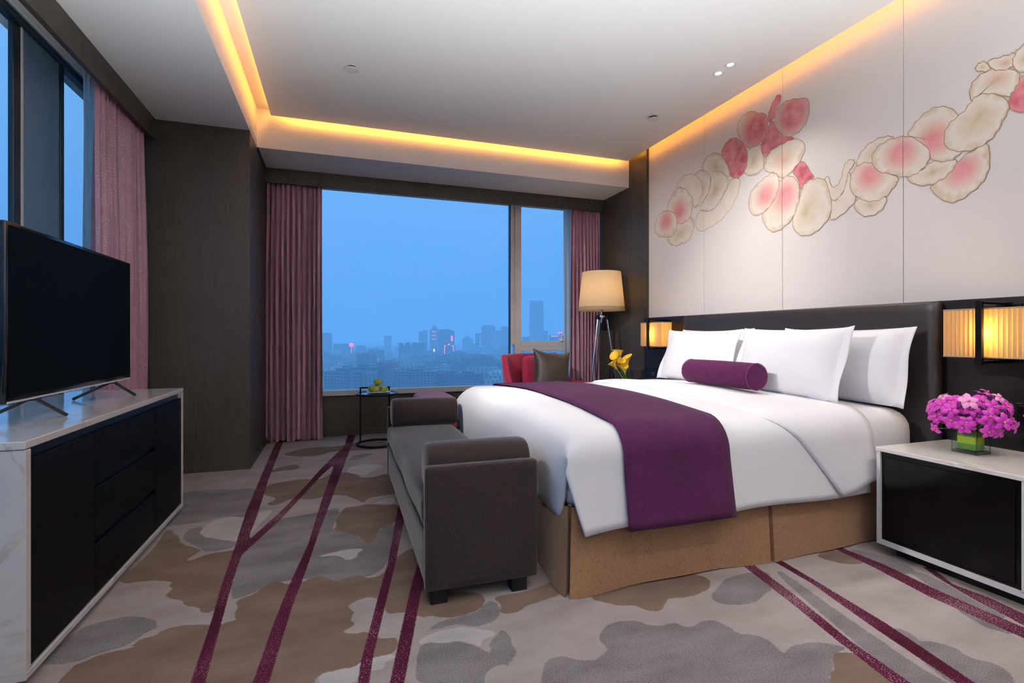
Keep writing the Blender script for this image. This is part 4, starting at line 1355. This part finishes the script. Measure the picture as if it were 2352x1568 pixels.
def curtain(name, p0, p1, z0, z1, folds, amp, nrm, seed, mat, label, cat, full=2.2, gather=1.0):
    rg = random.Random(seed)
    nx_ = folds * 9 + 1; nz_ = 26
    ph = [rg.uniform(-.5, .5) for _ in range(folds + 2)]; am = [rg.uniform(.6, 1.25) for _ in range(folds + 2)]
    bm = BM()
    W = math.hypot(p1[0] - p0[0], p1[1] - p0[1])
    pts = {}
    def f(i, j):
        t = i / (nx_ - 1); s = j / (nz_ - 1)      # s: 0 top
        q = t * folds; k = int(q); fr = q - k
        a = am[k] * (1 - fr) + am[k + 1] * fr; p = ph[k] * (1 - fr) + ph[k + 1] * fr
        grow = .45 + .55 * smoothstep(s * 2.2)
        d = amp * a * grow * math.sin(2 * math.pi * q + p + .5 * math.sin(s * 3 + k)) + amp * .28 * math.sin(4 * math.pi * q + 2 * p + s * 2)
        tt = t + .012 * math.sin(s * 2.5 + t * 9 + seed)
        g = gather + (1 - gather) * s
        tt = .5 + (tt - .5) * g
        x = p0[0] + (p1[0] - p0[0]) * tt + nrm[0] * d; y = p0[1] + (p1[1] - p0[1]) * tt + nrm[1] * d
        hem = .008 * math.sin(q * 2.1 + seed) * s
        return (x, y, z1 + (z0 - z1) * s + hem)
    lc = bm.verts.layers.float_vector.new('cloth')
    vs, fs = grid(bm, nx_, nz_, f)
    for i in range(nx_):
        for j in range(nz_):
            vs[i][j][lc] = Vector((i / (nx_ - 1) * W * full + seed * .37, vs[i][j].co.z, 0))
    o = tag(obj(name, bm, mat, None, 80), label, cat)
    return o
ck = curtain('curtain', (-.695, 5.752), (-.135, 5.752), .012, 2.74, 11, .042, (0, -1), 1, M_CURT, 'mauve satin curtain with starburst print beside the veneered column', 'curtain', 2.2, .97)
curtain('curtain', (2.735, 5.752), (3.162, 5.752), .012, 2.74, 9, .040, (0, -1), 2, M_CURT, 'mauve satin curtain hanging behind the floor lamp', 'curtain', 2.2, .98)
curtain('curtain', (-1.415, 3.80), (-1.405, 4.655), .012, 2.76, 13, .036, (1, 0), 3, M_CURT, 'mauve satin curtain drawn back behind the television', 'curtain', 2.2, .93)
curtain('sheer_curtain', (2.70, 5.84), (3.13, 5.84), .02, 2.74, 8, .02, (0, -1), 4, M_SHEER, 'thin white sheer edge showing beside the lamp curtain', 'sheer curtain')
curtain('sheer_curtain', (-1.52, 3.94), (-1.51, 4.62), .02, 2.78, 12, .02, (1, 0), 5, M_SHEER, 'thin white sheer edge between window and television curtain', 'sheer curtain')

# ------------------------------------------------------------------ ceiling fixtures, with fill lamps added outside the view
M_LENS = emit('downlight_lens', (1, .88, .74), 2.2)
def downlight(x, y, z, label, watts, target=None, angle=105, color=NEUTRAL, group='round ceiling downlights', r=.042, soft=.045):
    o = thing('downlight', label, 'downlight', (x, y, z), 0, group)
    b = BM(); lathe(b, [(r, .001), (r, -.004), (r - .010, -.006), (r - .018, -.0012)], 24, (x, y, z), cap=False); obj('trim_ring', b, M_WHITEMETAL, o, 40)
    b = BM(); lathe(b, [(0, -.0015), (r - .018, -.0015)], 20, (x, y, z), cap=False); obj('lens', b, M_LENS, o)
    spot('downlight_beam', (x, y, z - .015), target or (x, y, 0), watts, color, angle, .7, soft, o)
    return o
downlight(2.722, 3.126, ZC, 'ceiling downlight of the pair above the pillows, the farther one', W_WALL, (2.93, 3.35, 1.0), 84)
downlight(2.719, 2.997, ZC, 'ceiling downlight of the pair above the pillows, the nearer one', W_WALL, (2.93, 2.6, 1.0), 84)
for x in (1.25, 2.0, 2.7):  # added lamps, brightening the near side of the bed
    downlight(x, .15, ZC, 'added aimed fill light set out of view before the bed', W_FILL_BED, (x + .05, 1.95, .45), 58, group='added aimed fill lights before the bed', soft=.06)
for x, y in ((.45, 2.0), (1.7, 1.9), (2.6, 1.35), (.45, .5), (.45, -1.5), (1.7, -1.5)):  # added lamps, brightening carpet and bed from outside the view
    downlight(x, y, ZC, 'added ceiling fill light set out of view over the near part of the room', W_FILL_CEIL, None, 125, group='added fill lights over the near part of the room')
for y, ty, gm in ((2.8, 2.6, 1.0), (2.4, 4.5, 1.35)):  # added lamps, throwing light across to the wall and pillows
    downlight(-1.0, y, ZS, 'added gimbal fill light set out of view in the window-side soffit', W_FILL_GIMBAL * gm, (3.1, ty, .72), 56, group='added gimbal fill lights in the soffit', soft=.06)
def disc(x, y, label):
    o = thing('ceiling_sprinkler', label, 'sprinkler', (x, y, ZC - .022), 0, 'round white covers on the ceiling')
    b = BM(); lathe(b, [(0, 0), (.050, 0), (.053, .003), (.050, .006), (0, .006)], 24, (x, y, ZC - .022)); obj('cover_plate', b, M_WHITEMETAL, o, 40)
    b = BM(); lathe(b, [(.034, .006), (.034, .0219)], 16, (x, y, ZC - .022)); obj('neck', b, M_BLACK, o, 40)
disc(.106, 3.941, 'round white ceiling cover over the bench')
disc(2.714, 3.946, 'round white ceiling cover over the far side of the bed head')

# uplighter cans added unseen behind the viewpoint to brighten the ceiling
M_BRONZE = plain('bronze_metal', (70, 60, 50), .35, metal=.8)
for ux, uy, lb in ((-.25, -.35, 'added unseen bronze uplighter can nearer the television cabinet, behind the viewpoint'), (.75, -.6, 'added unseen bronze uplighter can in the middle of the carpet behind the viewpoint')):
    o = thing('added_uplighter', lb, 'lamp', (ux, uy, 0))
    b = BM(); lathe(b, [(0, 0), (.09, 0), (.09, .01), (.075, .015), (.075, .30), (.07, .30), (.07, .24), (0, .24)], 28, (ux, uy, 0)); obj('can', b, M_BRONZE, o, 40)
    b = BM(); lathe(b, [(0, .262), (.066, .262), (.066, .266), (0, .266)], 24, (ux, uy, 0)); obj('lens', b, emit('added_uplight_lens', NEUTRAL, 6), o, 40)
    spot('added_uplight_beam', (ux, uy, .33), (ux, uy + .001, 3.1), W_FILL_UP, COOL, 132, .45, .05, o)

# ------------------------------------------------------------------ orchids in a glass cube on the near nightstand
M_VASE = clear_glass('vase_glass', (.90, .95, .93), .95)
vx0, vx1, vy0, vy1, vz = 2.822, 2.918, 1.540, 1.642, .5402
vs_ = thing('glass_vase', 'square clear glass vase with rolled green leaf on marble nightstand', 'vase', ((vx0 + vx1) / 2, (vy0 + vy1) / 2, vz))
def open_box(x0, x1, y0, y1, z0, z1, t, tb):
    bm = BM()
    o = [(x0, y0), (x1, y0), (x1, y1), (x0, y1)]; i = [(x0 + t, y0 + t), (x1 - t, y0 + t), (x1 - t, y1 - t), (x0 + t, y1 - t)]
    A = [bm.verts.new((*p, z0)) for p in o]; B = [bm.verts.new((*p, z1)) for p in o]
    C = [bm.verts.new((*p, z1)) for p in i]; D = [bm.verts.new((*p, z0 + tb)) for p in i]
    bm.faces.new(A[::-1]); bm.faces.new(D)
    for k in range(4):
        q = (k + 1) % 4
        bm.faces.new((A[k], A[q], B[q], B[k])); bm.faces.new((B[k], B[q], C[q], C[k])); bm.faces.new((C[k], C[q], D[q], D[k]))
    return bm
obj('glass_body', open_box(vx0, vx1, vy0, vy1, vz, vz + .118, .005, .014), M_VASE, vs_)
M_EDGE = clear_glass('polished_glass_edge', (.62, .70, .68), 1.0)
b = BM(); box(b, vx0 + .001, vx1 - .001, vy0 + .001, vy1 - .001, vz + .001, vz + .0135); obj('glass_base', b, M_EDGE, vs_)
for ex in (vx0, vx1):
    for ey in (vy0, vy1):
        b = BM(); box(b, ex - .0022, ex + .0022, ey - .0022, ey + .0022, vz + .001, vz + .1175); obj('glass_corner', b, M_EDGE, vs_)
b = BM(); tube(b, [(vx0 + .0025, vy0 + .0025, vz + .118), (vx1 - .0025, vy0 + .0025, vz + .118), (vx1 - .0025, vy1 - .0025, vz + .118), (vx0 + .0025, vy1 - .0025, vz + .118)], .0028, 6, closed=True); obj('glass_rim', b, M_EDGE, vs_)
def leaf_mat():
    M = Mat('variegated_leaf', srgb(70, 110, 30), 0.4)
    t = M.n('ShaderNodeTexCoord'); s = M.n('ShaderNodeSeparateXYZ'); M.l(t.outputs['Object'], s.inputs[0])
    f = M.noise(M.coords(scale=(1, 1, 30)), 12, 3)
    k = M.math('ADD', s.outputs[2], M.math('MULTIPLY', M.math('SUBTRACT', f, .5), .012))
    M.base(M.ramp(M.math('MULTIPLY', k, 8.0), [(.10, srgb(84, 124, 36)), (.36, srgb(98, 142, 36)), (.40, srgb(176, 188, 24)), (.62, srgb(188, 198, 34)), (.68, srgb(92, 128, 32)), (.9, srgb(70, 104, 34))]))
    return M.m
b = BM(); box(b, vx0 + .012, vx1 - .012, vy0 + .012, vy1 - .012, vz + .016, vz + .108, .008, 2)
obj('rolled_leaf', b, leaf_mat(), vs_, 40)

def petal_mat(name, a, b_, tr=.25):
    M = Mat(name, srgb(*a), .5, sheen=.2)
    f = M.noise(M.coords(), 60, 3)
    M.base(M.ramp(f, [(.3, srgb(*a)), (.7, srgb(*b_))]))
    return M.m
M_ORCH = [petal_mat('magenta_orchid', (186, 22, 160), (206, 50, 182)), petal_mat('deep_magenta_orchid', (158, 14, 140), (184, 30, 160)), petal_mat('pale_pink_orchid', (222, 130, 196), (232, 160, 210))]
M_LIP = petal_mat('orchid_lip', (216, 150, 120), (170, 40, 110))
M_GREEN = petal_mat('green_stem', (72, 108, 40), (96, 132, 58))
def petal_bm(L, Wd, cup):
    bm = BM()
    def f(i, j):
        s = i / 6; a = -1 + 2 * j / 4
        wv = Wd * (math.sin(math.pi * min(1, s * .92 + .06)) ** .7) * (.55 + .6 * s if s < .75 else 1.0)
        return (a * wv / 2, s * L, cup * math.sin(s * 2.4) - .25 * Wd * a * a * .5 - .012 * s * s)
    grid(bm, 7, 5, f)
    bmesh.ops.remove_doubles(bm, verts=bm.verts, dist=1e-6)
    return bm
def base_mesh(name, bm, mat):
    bmesh.ops.recalc_face_normals(bm, faces=bm.faces)
    me = bpy.data.meshes.new(name); bm.to_mesh(me); bm.free(); me.materials.append(mat)
    me.polygons.foreach_set('use_smooth', [True] * len(me.polygons)); return me
ME_PET = [base_mesh('orchid_petal', petal_bm(.033, .026, .006), m) for m in M_ORCH]
lipb = BM(); lathe(lipb, [(.0, 0), (.004, .003), (.005, .008), (.002, .012), (0, .013)], 8)
ME_LIP = base_mesh('orchid_lip', lipb, M_LIP)
rg = random.Random(11)
BC = Vector(((vx0 + vx1) / 2, (vy0 + vy1) / 2 + .005, vz + .10))
def link(name, me, parent, M):
    o = bpy.data.objects.new(name, me); COL.objects.link(o); o.parent = parent; o.matrix_local = M
    return o
ORL = {0: 'bright magenta orchid bloom in the round bouquet above the glass vase', 1: 'deep magenta orchid bloom set within the bouquet above the glass vase', 2: 'pale pink orchid bloom high on the bouquet'}
cnt = 0
dirs = []
for k in range(74):
    ga = k * 2.39996
    zz = -.42 + 1.36 * (k + .5) / 74
    rr = math.sqrt(max(0, 1 - min(1, zz) ** 2))
    dirs.append(Vector((rr * math.cos(ga), rr * math.sin(ga), zz)))
for k, d in enumerate(dirs):
    d = (d + Vector((rg.uniform(-.15, .15), rg.uniform(-.15, .15), rg.uniform(-.1, .1)))).normalized()
    inner = k % 3 == 0
    R0 = (.085 if inner else rg.uniform(.11, .15))
    p = BC + Vector((d.x * R0 * 1.0, d.y * R0 * 1.12, .066 + d.z * R0 * .95))
    lim = vz + (.07 if max(abs(p.x - BC.x), abs(p.y - BC.y)) > .085 else .105)
    if p.z < lim: p.z = lim + rg.uniform(0, .015)
    tone = 2 if (d.z > .55 and d.x < .3 and k % 2) else (1 if inner else 0)  # paler blooms near the top, deeper ones inside
    fl = thing('orchid_bloom', ORL[tone], 'orchid', p, 0, 'magenta orchids in the glass vase')
    q = (d + Vector((-.25, -.25, .1))).to_track_quat('Z', 'Y').to_matrix().to_4x4() @ Matrix.Rotation(rg.uniform(0, 6.28), 4, 'Z')
    sc = rg.uniform(.9, 1.2)
    for a in range(5):
        link('petal', ME_PET[tone], fl, q @ Matrix.Rotation(2 * math.pi * a / 5, 4, 'Z') @ Matrix.Rotation(rg.uniform(-.1, .45), 4, 'X') @ Matrix.Scale(sc * (1 if a else 1.1), 4))
    link('lip', ME_LIP, fl, q @ Matrix.Scale(sc, 4))
    b = BM(); e = BC + Vector((d.x * .018, d.y * .018, .0)) - p
    tube(b, [(0, 0, 0), (e * .5 + Vector((0, 0, .01)))[:], e[:]], .0016, 5)
    obj('stem', b, M_GREEN, fl, 60, world=False)

# ------------------------------------------------------------------ calla lilies on the far nightstand
kx, ky, kz = 2.775, 4.50, .5402
v2 = thing('glass_vase', 'tall clear glass vase of yellow lilies on the window-side nightstand', 'vase', (kx, ky, kz))
obj('glass_body', open_box(kx - .06, kx + .06, ky - .06, ky + .06, kz, kz + .215, .004, .012), M_VASE, v2)
M_CALLA = petal_mat('yellow_calla', (240, 196, 20), (250, 214, 60)); M_SPADIX = petal_mat('orange_spadix', (220, 150, 20), (230, 170, 40))
def calla_bm(L, R0):
    bm = BM()
    n = 22
    def f(i, j):
        a = 2 * math.pi * i / n; s = j / 9
        r = .006 + R0 * (s ** 1.6) * (1.0 + .25 * s * s)
        k = .5 + .5 * math.cos(a)                   # tall side
        z = L * s * (.72 + .28 * k) + (.02 * s ** 4 * k)
        flare = 1 + .35 * s ** 5 * k
        return (r * flare * math.cos(a) - .006 * s, r * math.sin(a), z)
    grid(bm, n, 10, f, closed_u=True)
    return bm
cal = [(1405, 830, -.05, 'lowest-hanging yellow calla at the outer edge of the bunch'), (1418, 803, .03, 'tallest yellow calla bloom of the bunch'), (1410, 815, -.02, 'yellow calla bloom with its mouth turned to the window'),
       (1424, 826, -.04, 'yellow calla bloom in the middle of the bunch'), (1430, 838, -.06, 'short yellow calla bloom low in the bunch'), (1440, 818, -.01, 'yellow calla bloom leaning towards the headboard')]
foot = Vector((kx + .03, ky - .01, kz + .03))
for u, v, dy, lb in cal:
    yy = ky + dy
    d = ray(u, v); t = yy / d[1]
    tip = Vector((t * d[0], yy, CAM_H + t * d[2]))
    dr = (tip - foot).normalized()
    Lb = .105
    nb = tip - dr * Lb
    c = thing('calla_lily', lb, 'lily', foot, 0, 'yellow calla lilies in the tall glass vase')
    b = calla_bm(Lb, .034)
    M_ = Matrix.Translation(nb - foot) @ dr.to_track_quat('Z', 'Y').to_matrix().to_4x4() @ Matrix.Rotation(rg.uniform(0, 6.28), 4, 'Z')
    b.transform(M_); obj('spathe', b, M_CALLA, c, 60, world=False)
    b = BM(); tube(b, [(0, 0, .02), (0, 0, .06)], [.005, .003], 8); b.transform(M_); obj('spadix', b, M_SPADIX, c, 60, world=False)
    b = BM(); e = nb - foot
    tube(b, [(0, 0, 0), (e * .5 + Vector((.006, 0, -.004)))[:], (e + dr * .012)[:]], [.006, .006, .0065], 8); obj('stem', b, M_GREEN, c, 60, world=False)

# ------------------------------------------------------------------ the hazy city outside
GZ = -74.0
def facade(name, wall, glassc, fx, fz, ratio=.55):
    M = Mat(name, srgb(*wall), .7)
    t = M.n('ShaderNodeTexCoord'); s = M.n('ShaderNodeSeparateXYZ'); M.l(t.outputs['Object'], s.inputs[0])
    hx = M.math('ADD', s.outputs[0], s.outputs[1])
    a = M.math('LESS_THAN', M.math('FRACT', M.math('MULTIPLY', hx, 1.0 / fx)), ratio)
    b = M.math('LESS_THAN', M.math('FRACT', M.math('MULTIPLY', s.outputs[2], 1.0 / fz)), .55)
    M.base(M.mix(M.math('MULTIPLY', a, b), srgb(*wall), srgb(*glassc)))
    return M.m
F_WHITE = facade('white_apartment_facade', (176, 178, 178), (40, 48, 60), 6.0, 3.4)
F_GREY = facade('grey_office_facade', (110, 118, 128), (34, 42, 56), 4.2, 3.8, .7)
F_DARK = facade('dark_tower_facade', (56, 66, 82), (26, 34, 46), 5.0, 4.0, .6)
F_TAN = facade('brick_block_facade', (130, 122, 118), (40, 44, 54), 5.0, 3.2)
M_ROOF = plain('city_roof', (96, 100, 108), .9)
M_GROUND = None
def ground_mat():
    M = Mat('city_ground', srgb(70, 82, 80), .9)
    f = M.noise(M.coords(), .012, 5)
    M.base(M.ramp(f, [(.35, srgb(38, 54, 46)), (.55, srgb(84, 90, 94)), (.7, srgb(120, 122, 126))]))
    return M.m
b = BM(); box(b, -9000, 9000, -3000, 9000, GZ - 5, GZ)
g_ = obj('ground', b, ground_mat()); g_['kind'] = 'structure'; g_['label'] = 'city ground far below the windows'; g_['category'] = 'ground'
def place(u, dep):
    d = ray(u, HYP); return (d[0] * dep, d[1] * dep)
def ztop(v, dep):
    return CAM_H + (HYP - v) / FPX * dep
def building(u0, u1, v, dep, mat, label, name='tower_block', depthf=.7, steps=(), rot=None, group=None, taper=0, cat='building'):
    u = (u0 + u1) / 2; x, y = place(u, dep); wd = (u1 - u0) / FPX * dep; h = ztop(v, dep) - GZ
    o = thing(name, label, cat, (x, y, GZ), -YAW + (rot if rot is not None else rg.uniform(-.2, .2)), group)
    b = BM(); hw, hd = wd / 2, wd * depthf / 2
    if taper:
        prof = [(1 - .03, 0), (1.0, .35), (1.0, .7), (.96, .92), (.86, 1.0)]
        grid(b, 4, len(prof), lambda i, j: ((-hw, hw, hw, -hw)[i] * prof[j][0], (-hd, -hd, hd, hd)[i] * prof[j][0], h * prof[j][1]), closed_u=True)
        b.faces.new([v_ for v_ in b.verts if abs(v_.co.z - h) < 1e-4])
    else:
        box(b, -hw, hw, -hd, hd, 0, h)
    obj('tower', b, mat, o, world=False)
    b = BM(); box(b, -hw * .98, hw * .98, -hd * .98, hd * .98, h, h + 1.2); obj('parapet', b, M_ROOF, o, world=False)
    for (a0, a1, dz) in steps:
        b = BM(); box(b, -hw + 2 * hw * a0, -hw + 2 * hw * a1, -hd * .6, hd * .6, h + 1.0, h + dz); obj('roof_block', b, mat, o, world=False)
    return o, hw, hd, h
RED = emit('red_neon', (1, .06, .12), 2.6); PINKN = emit('pink_neon', (1, .25, .32), 1.4); WHITEN = emit('white_sign', (.9, .9, 1), 2.0)
def sign(o, hd, x0, x1, z0, z1, mat):
    b = BM(); box(b, x0, x1, -hd - 2.5, -hd - .6, z0, z1); obj('neon_sign', b, mat, o, world=False)
T, hw, hd, h = building(1217, 1247, 692, 2300, F_DARK, 'tallest hazy skyscraper with softly narrowed top, behind the casement', 'skyscraper', .8, taper=1, rot=.1)
T, hw, hd, h = building(1009, 1043, 760, 1750, F_DARK, 'broad dark hazy tower with a vertical red sign', 'tower_block', .7, ((.1, .8, 6),), rot=.05)
sign(T, hd, hw * .62, hw * .86, h - 34, h - 16, RED)
T, hw, hd, h = building(988, 1008, 757, 1900, F_GREY, 'stepped hazy tower with pink lit crown', 'tower_block', .8, ((.2, .8, 8), (.35, .65, 16)), rot=0)
for z in (6, 20, 34): sign(T, hd, -hw * .5, hw * .5, h - z - 2, h - z, PINKN)
building(962, 982, 761, 2000, F_GREY, 'plain rectangular hazy tower beside the pink crowned one', steps=((.5, .95, 5),))
building(883, 898, 775, 2150, F_GREY, 'slim lone hazy tower with flared flat roof', steps=((-.15, 1.15, 7),))
building(740, 760, 767, 1800, F_DARK, 'blocky hazy tower at the edge of the column curtain', steps=((.0, .9, 5),))
building(1108, 1136, 750, 2000, F_GREY, 'tall pale slab tower next to the window mullion', steps=((.1, .9, 6),))
building(1136, 1151, 760, 2100, F_GREY, 'lower slab leaning on the tall pale slab tower')
building(1152, 1182, 750, 2050, F_GREY, 'tall slab tower half covered by the window mullion')
T, hw, hd, h = building(1092, 1107, 766, 1950, F_GREY, 'narrow hazy tower with a column of pink lights')
for z in range(4): sign(T, hd, hw * .3, hw * .6, h - 12 - z * 12, h - 9 - z * 12, PINKN)
building(1062, 1086, 777, 2200, F_GREY, 'faint low tower between the dark tower and the slabs', steps=((.2, .7, 9),))
building(770, 806, 790, 1700, F_DARK, 'wide low hazy block with a red ball sign')
bx_ = BM(); x_, y_ = place(807, 1600); lathe(bx_, [(0, -7), (5, -5), (7, 0), (5, 5), (0, 7)], 12, (x_, y_, ztop(792, 1600))); box(bx_, x_ - .8, x_ + .8, y_ - .8, y_ + .8, GZ, ztop(796, 1600))
tag(obj('neon_ball', bx_, RED, None, 60), 'round red neon ball glowing over the hazy roofs', 'sign')
building(948, 977, 788, 1500, F_DARK, 'squat dark block below the hazy skyline', steps=((.1, .3, 3),))
building(918, 942, 793, 1400, F_DARK, 'pair-like dark slab in the middle distance', steps=((.0, .3, 6), (.6, .95, 8)))
T, hw, hd, h = building(1022, 1044, 793, 1500, F_GREY, 'low block outlined in red neon under the dark tower')
sign(T, hd, -hw, -hw + 2, 0, h, PINKN); sign(T, hd, hw - 2, hw, 0, h, PINKN); sign(T, hd, -hw, -hw * .6, h - 2, h, RED); sign(T, hd, hw * .6, hw, h - 2, h, RED); sign(T, hd, -2.5, 2.5, h + 1, h + 5, RED)
T, hw, hd, h = building(994, 1002, 800, 1450, F_GREY, 'small block with a single white light strip'); sign(T, hd, -1.6, 1.6, h - 9, h - 1, WHITEN)
building(1200, 1217, 774, 1900, F_GREY, 'low hazy block at the foot of the skyscraper'); building(1246, 1258, 760, 2000, F_GREY, 'short tower leaning on the skyscraper')
T, hw, hd, h = building(1262, 1292, 770, 1700, F_GREY, 'wide hazy block with red roof lights behind the casement'); sign(T, hd, -hw * .9, hw * .2, h - 4, h - 1, PINKN); sign(T, hd, hw * .2, hw * .45, h + 6, h + 11, RED); sign(T, hd, hw * .6, hw * .85, h + 6, h + 11, RED)
building(1288, 1306, 764, 1800, F_DARK, 'hazy tower showing at the edge of the lamp curtain')
building(846, 880, 810, 1250, F_GREY, 'twin-topped pale apartment tower above the apples', steps=((.0, .35, 7), (.6, 1, 7)))
# nearer white apartment houses, each of several slabs
def slabs(u0, u1, v, dep, n, mat, label):
    x, y = place((u0 + u1) / 2, dep); wd = (u1 - u0) / FPX * dep; h = ztop(v, dep) - GZ
    o = thing('apartment_house', label, 'building', (x, y, GZ), -YAW, None)
    for k in range(n):
        a0 = -wd / 2 + wd * k / n; a1 = a0 + wd / n * .86
        hh = h * (1 - .10 * (k % 2) - rg.uniform(0, .06)); dd = rg.uniform(-4, 4)
        b = BM(); box(b, a0, a1, -9 + dd, 9 + dd, 0, hh); w_ = obj('slab', b, mat, o, world=False)
        b = BM(); box(b, a0 + (a1 - a0) * .3, a0 + (a1 - a0) * .7, -4 + dd, 4 + dd, hh, hh + 3); obj('roof_house', b, M_ROOF, w_, world=False)
        b = BM(); box(b, a0 + (a1 - a0) * .42, a0 + (a1 - a0) * .58, -10 + dd, -8.9 + dd, 0, hh - 2); obj('dark_strip', b, F_DARK, w_, world=False)  # dark strip standing proud of the slab front
slabs(785, 898, 842, 930, 6, F_GREY, 'long grey office block with glass bays behind the apples')
slabs(933, 1003, 840, 960, 4, F_WHITE, 'white apartment house in stepped slabs in mid view')
slabs(1078, 1150, 831, 1020, 4, F_WHITE, 'white apartment house with stepped slabs beside the armchair')
slabs(1005, 1075, 862, 940, 5, F_TAN, 'low terrace of pale flats between the white apartment houses')
slabs(1045, 1160, 872, 880, 7, F_WHITE, 'near row of white town houses right above the window sill')
slabs(740, 786, 852, 1000, 3, F_TAN, 'low tan flats beside the column curtain')
slabs(845, 930, 873, 860, 5, F_TAN, 'near row of tan houses above the sill behind the apples')
slabs(760, 850, 826, 1350, 6, F_WHITE, 'distant pale terrace across the middle of the view')
slabs(900, 1000, 824, 1400, 7, F_WHITE, 'distant white terrace above the mid-view apartment house')
slabs(1000, 1110, 820, 1450, 8, F_TAN, 'distant tan terrace under the neon-lit tower')
slabs(1195, 1300, 806, 1100, 7, F_WHITE, 'pale flats seen under the casement rail')
# the crowd of low blocks, alike
VAR = []
for k in range(8):
    wv, dv_, hv = rg.uniform(16, 46), rg.uniform(11, 18), rg.uniform(14, 34)
    b = BM(); box(b, -wv / 2, wv / 2, -dv_ / 2, dv_ / 2, 0, hv); box(b, -wv * .2, wv * .15, -dv_ * .3, dv_ * .3, hv, hv + 3)
    if k % 2: prism(b, [(-dv_ / 2, hv), (dv_ / 2, hv), (0, hv + 4)], 0, -wv / 2, wv / 2)
    VAR.append(base_mesh('low_block', b, (F_WHITE, F_TAN, F_GREY, F_WHITE)[k % 4]))
    VAR[-1].polygons.foreach_set('use_smooth', [False] * len(VAR[-1].polygons))
LOWL = {0: 'small pale block in the crowd of hazy roofs beyond the far window', 1: 'small tan or grey block in the crowd of hazy roofs beyond the far window'}
for k in range(250):
    dep = 690 * (2500 / 690) ** ((k + rg.random()) / 250); u = rg.uniform(660, 1390)
    x, y = place(u, dep)
    vi = rg.randrange(8)
    o = bpy.data.objects.new('low_block', VAR[vi]); COL.objects.link(o); o.location = (x, y, GZ); o.rotation_euler = (0, 0, -YAW + rg.choice((0, .3, -.25, 1.4)) + rg.uniform(-.1, .1))
    o.scale = (rg.uniform(.8, 1.25), 1, rg.uniform(.7, 1.25))
    tag(o, LOWL[0 if vi % 4 in (0, 3) else 1], 'building', 'crowd of low hazy blocks')
for k in range(40):      # through the window behind the television
    dep = rg.uniform(500, 1800); u = rg.uniform(-140, 215)
    x, y = place(u, dep); vi = rg.randrange(8)
    o = bpy.data.objects.new('low_block', VAR[vi]); COL.objects.link(o); o.location = (x, y, GZ); o.rotation_euler = (0, 0, rg.uniform(0, 3))
    o.scale = (1, 1, rg.uniform(.8, 1.6))
    tag(o, 'small block in the hazy city seen past the television', 'building', 'blocks past the television')
building(-20, 22, 762, 1500, F_DARK, 'dark hazy tower seen beside the edge of the television')
# trees
M_TREE = plain('dusk_foliage', (34, 58, 44), .9)
def tree_clump(u, dep, s, label):
    x, y = place(u, dep)
    b = BM()
    for k in range(9):
        r = s * rg.uniform(.35, .6); p = Vector((rg.uniform(-s, s) * 1.4, rg.uniform(-s, s), r * .8))
        bmesh.ops.create_icosphere(b, subdivisions=2, radius=r, matrix=Matrix.Translation(p + Vector((x, y, GZ))))
    for v_ in b.verts: v_.co += Vector((noise.noise(v_.co * .3), noise.noise(v_.co * .31 + Vector((9, 0, 0))), noise.noise(v_.co * .29))) * s * .12
    tag(obj('treetops', b, M_TREE, None, 60), label, 'trees', None, 'stuff')
tree_clump(765, 830, 26, 'dark treetops low beside the column curtain')
tree_clump(915, 880, 20, 'dark treetops between office block and white flats')
tree_clump(1040, 1150, 30, 'dark belt of treetops in mid view')
tree_clump(1085, 1250, 30, 'dark belt of treetops behind the white apartment house')

# haze over the city (a volume, only outdoors)
hz_ = bpy.data.materials.new('dusk_haze'); hz_.use_nodes = True
ht = hz_.node_tree; ht.nodes.clear()
ho = ht.nodes.new('ShaderNodeOutputMaterial'); ha = ht.nodes.new('ShaderNodeVolumeAbsorption'); he = ht.nodes.new('ShaderNodeEmission'); hadd = ht.nodes.new('ShaderNodeAddShader')
ha.inputs['Color'].default_value = (0, 0, 0, 1); ha.inputs['Density'].default_value = HAZE_DENSITY
he.inputs[0].default_value = (*HAZE, 1); he.inputs[1].default_value = HAZE_DENSITY
ht.links.new(ha.outputs[0], hadd.inputs[0]); ht.links.new(he.outputs[0], hadd.inputs[1]); ht.links.new(hadd.outputs[0], ho.inputs['Volume'])
b = BM()
prism(b, [(-8000, -2500), (-6, -2500), (-6, 12), (8000, 12), (8000, 8000), (-8000, 8000)], 2, GZ + .5, 520)
hzo = tag(obj('haze', b, hz_), 'blue dusk haze hanging over the city', 'haze', None, 'stuff')
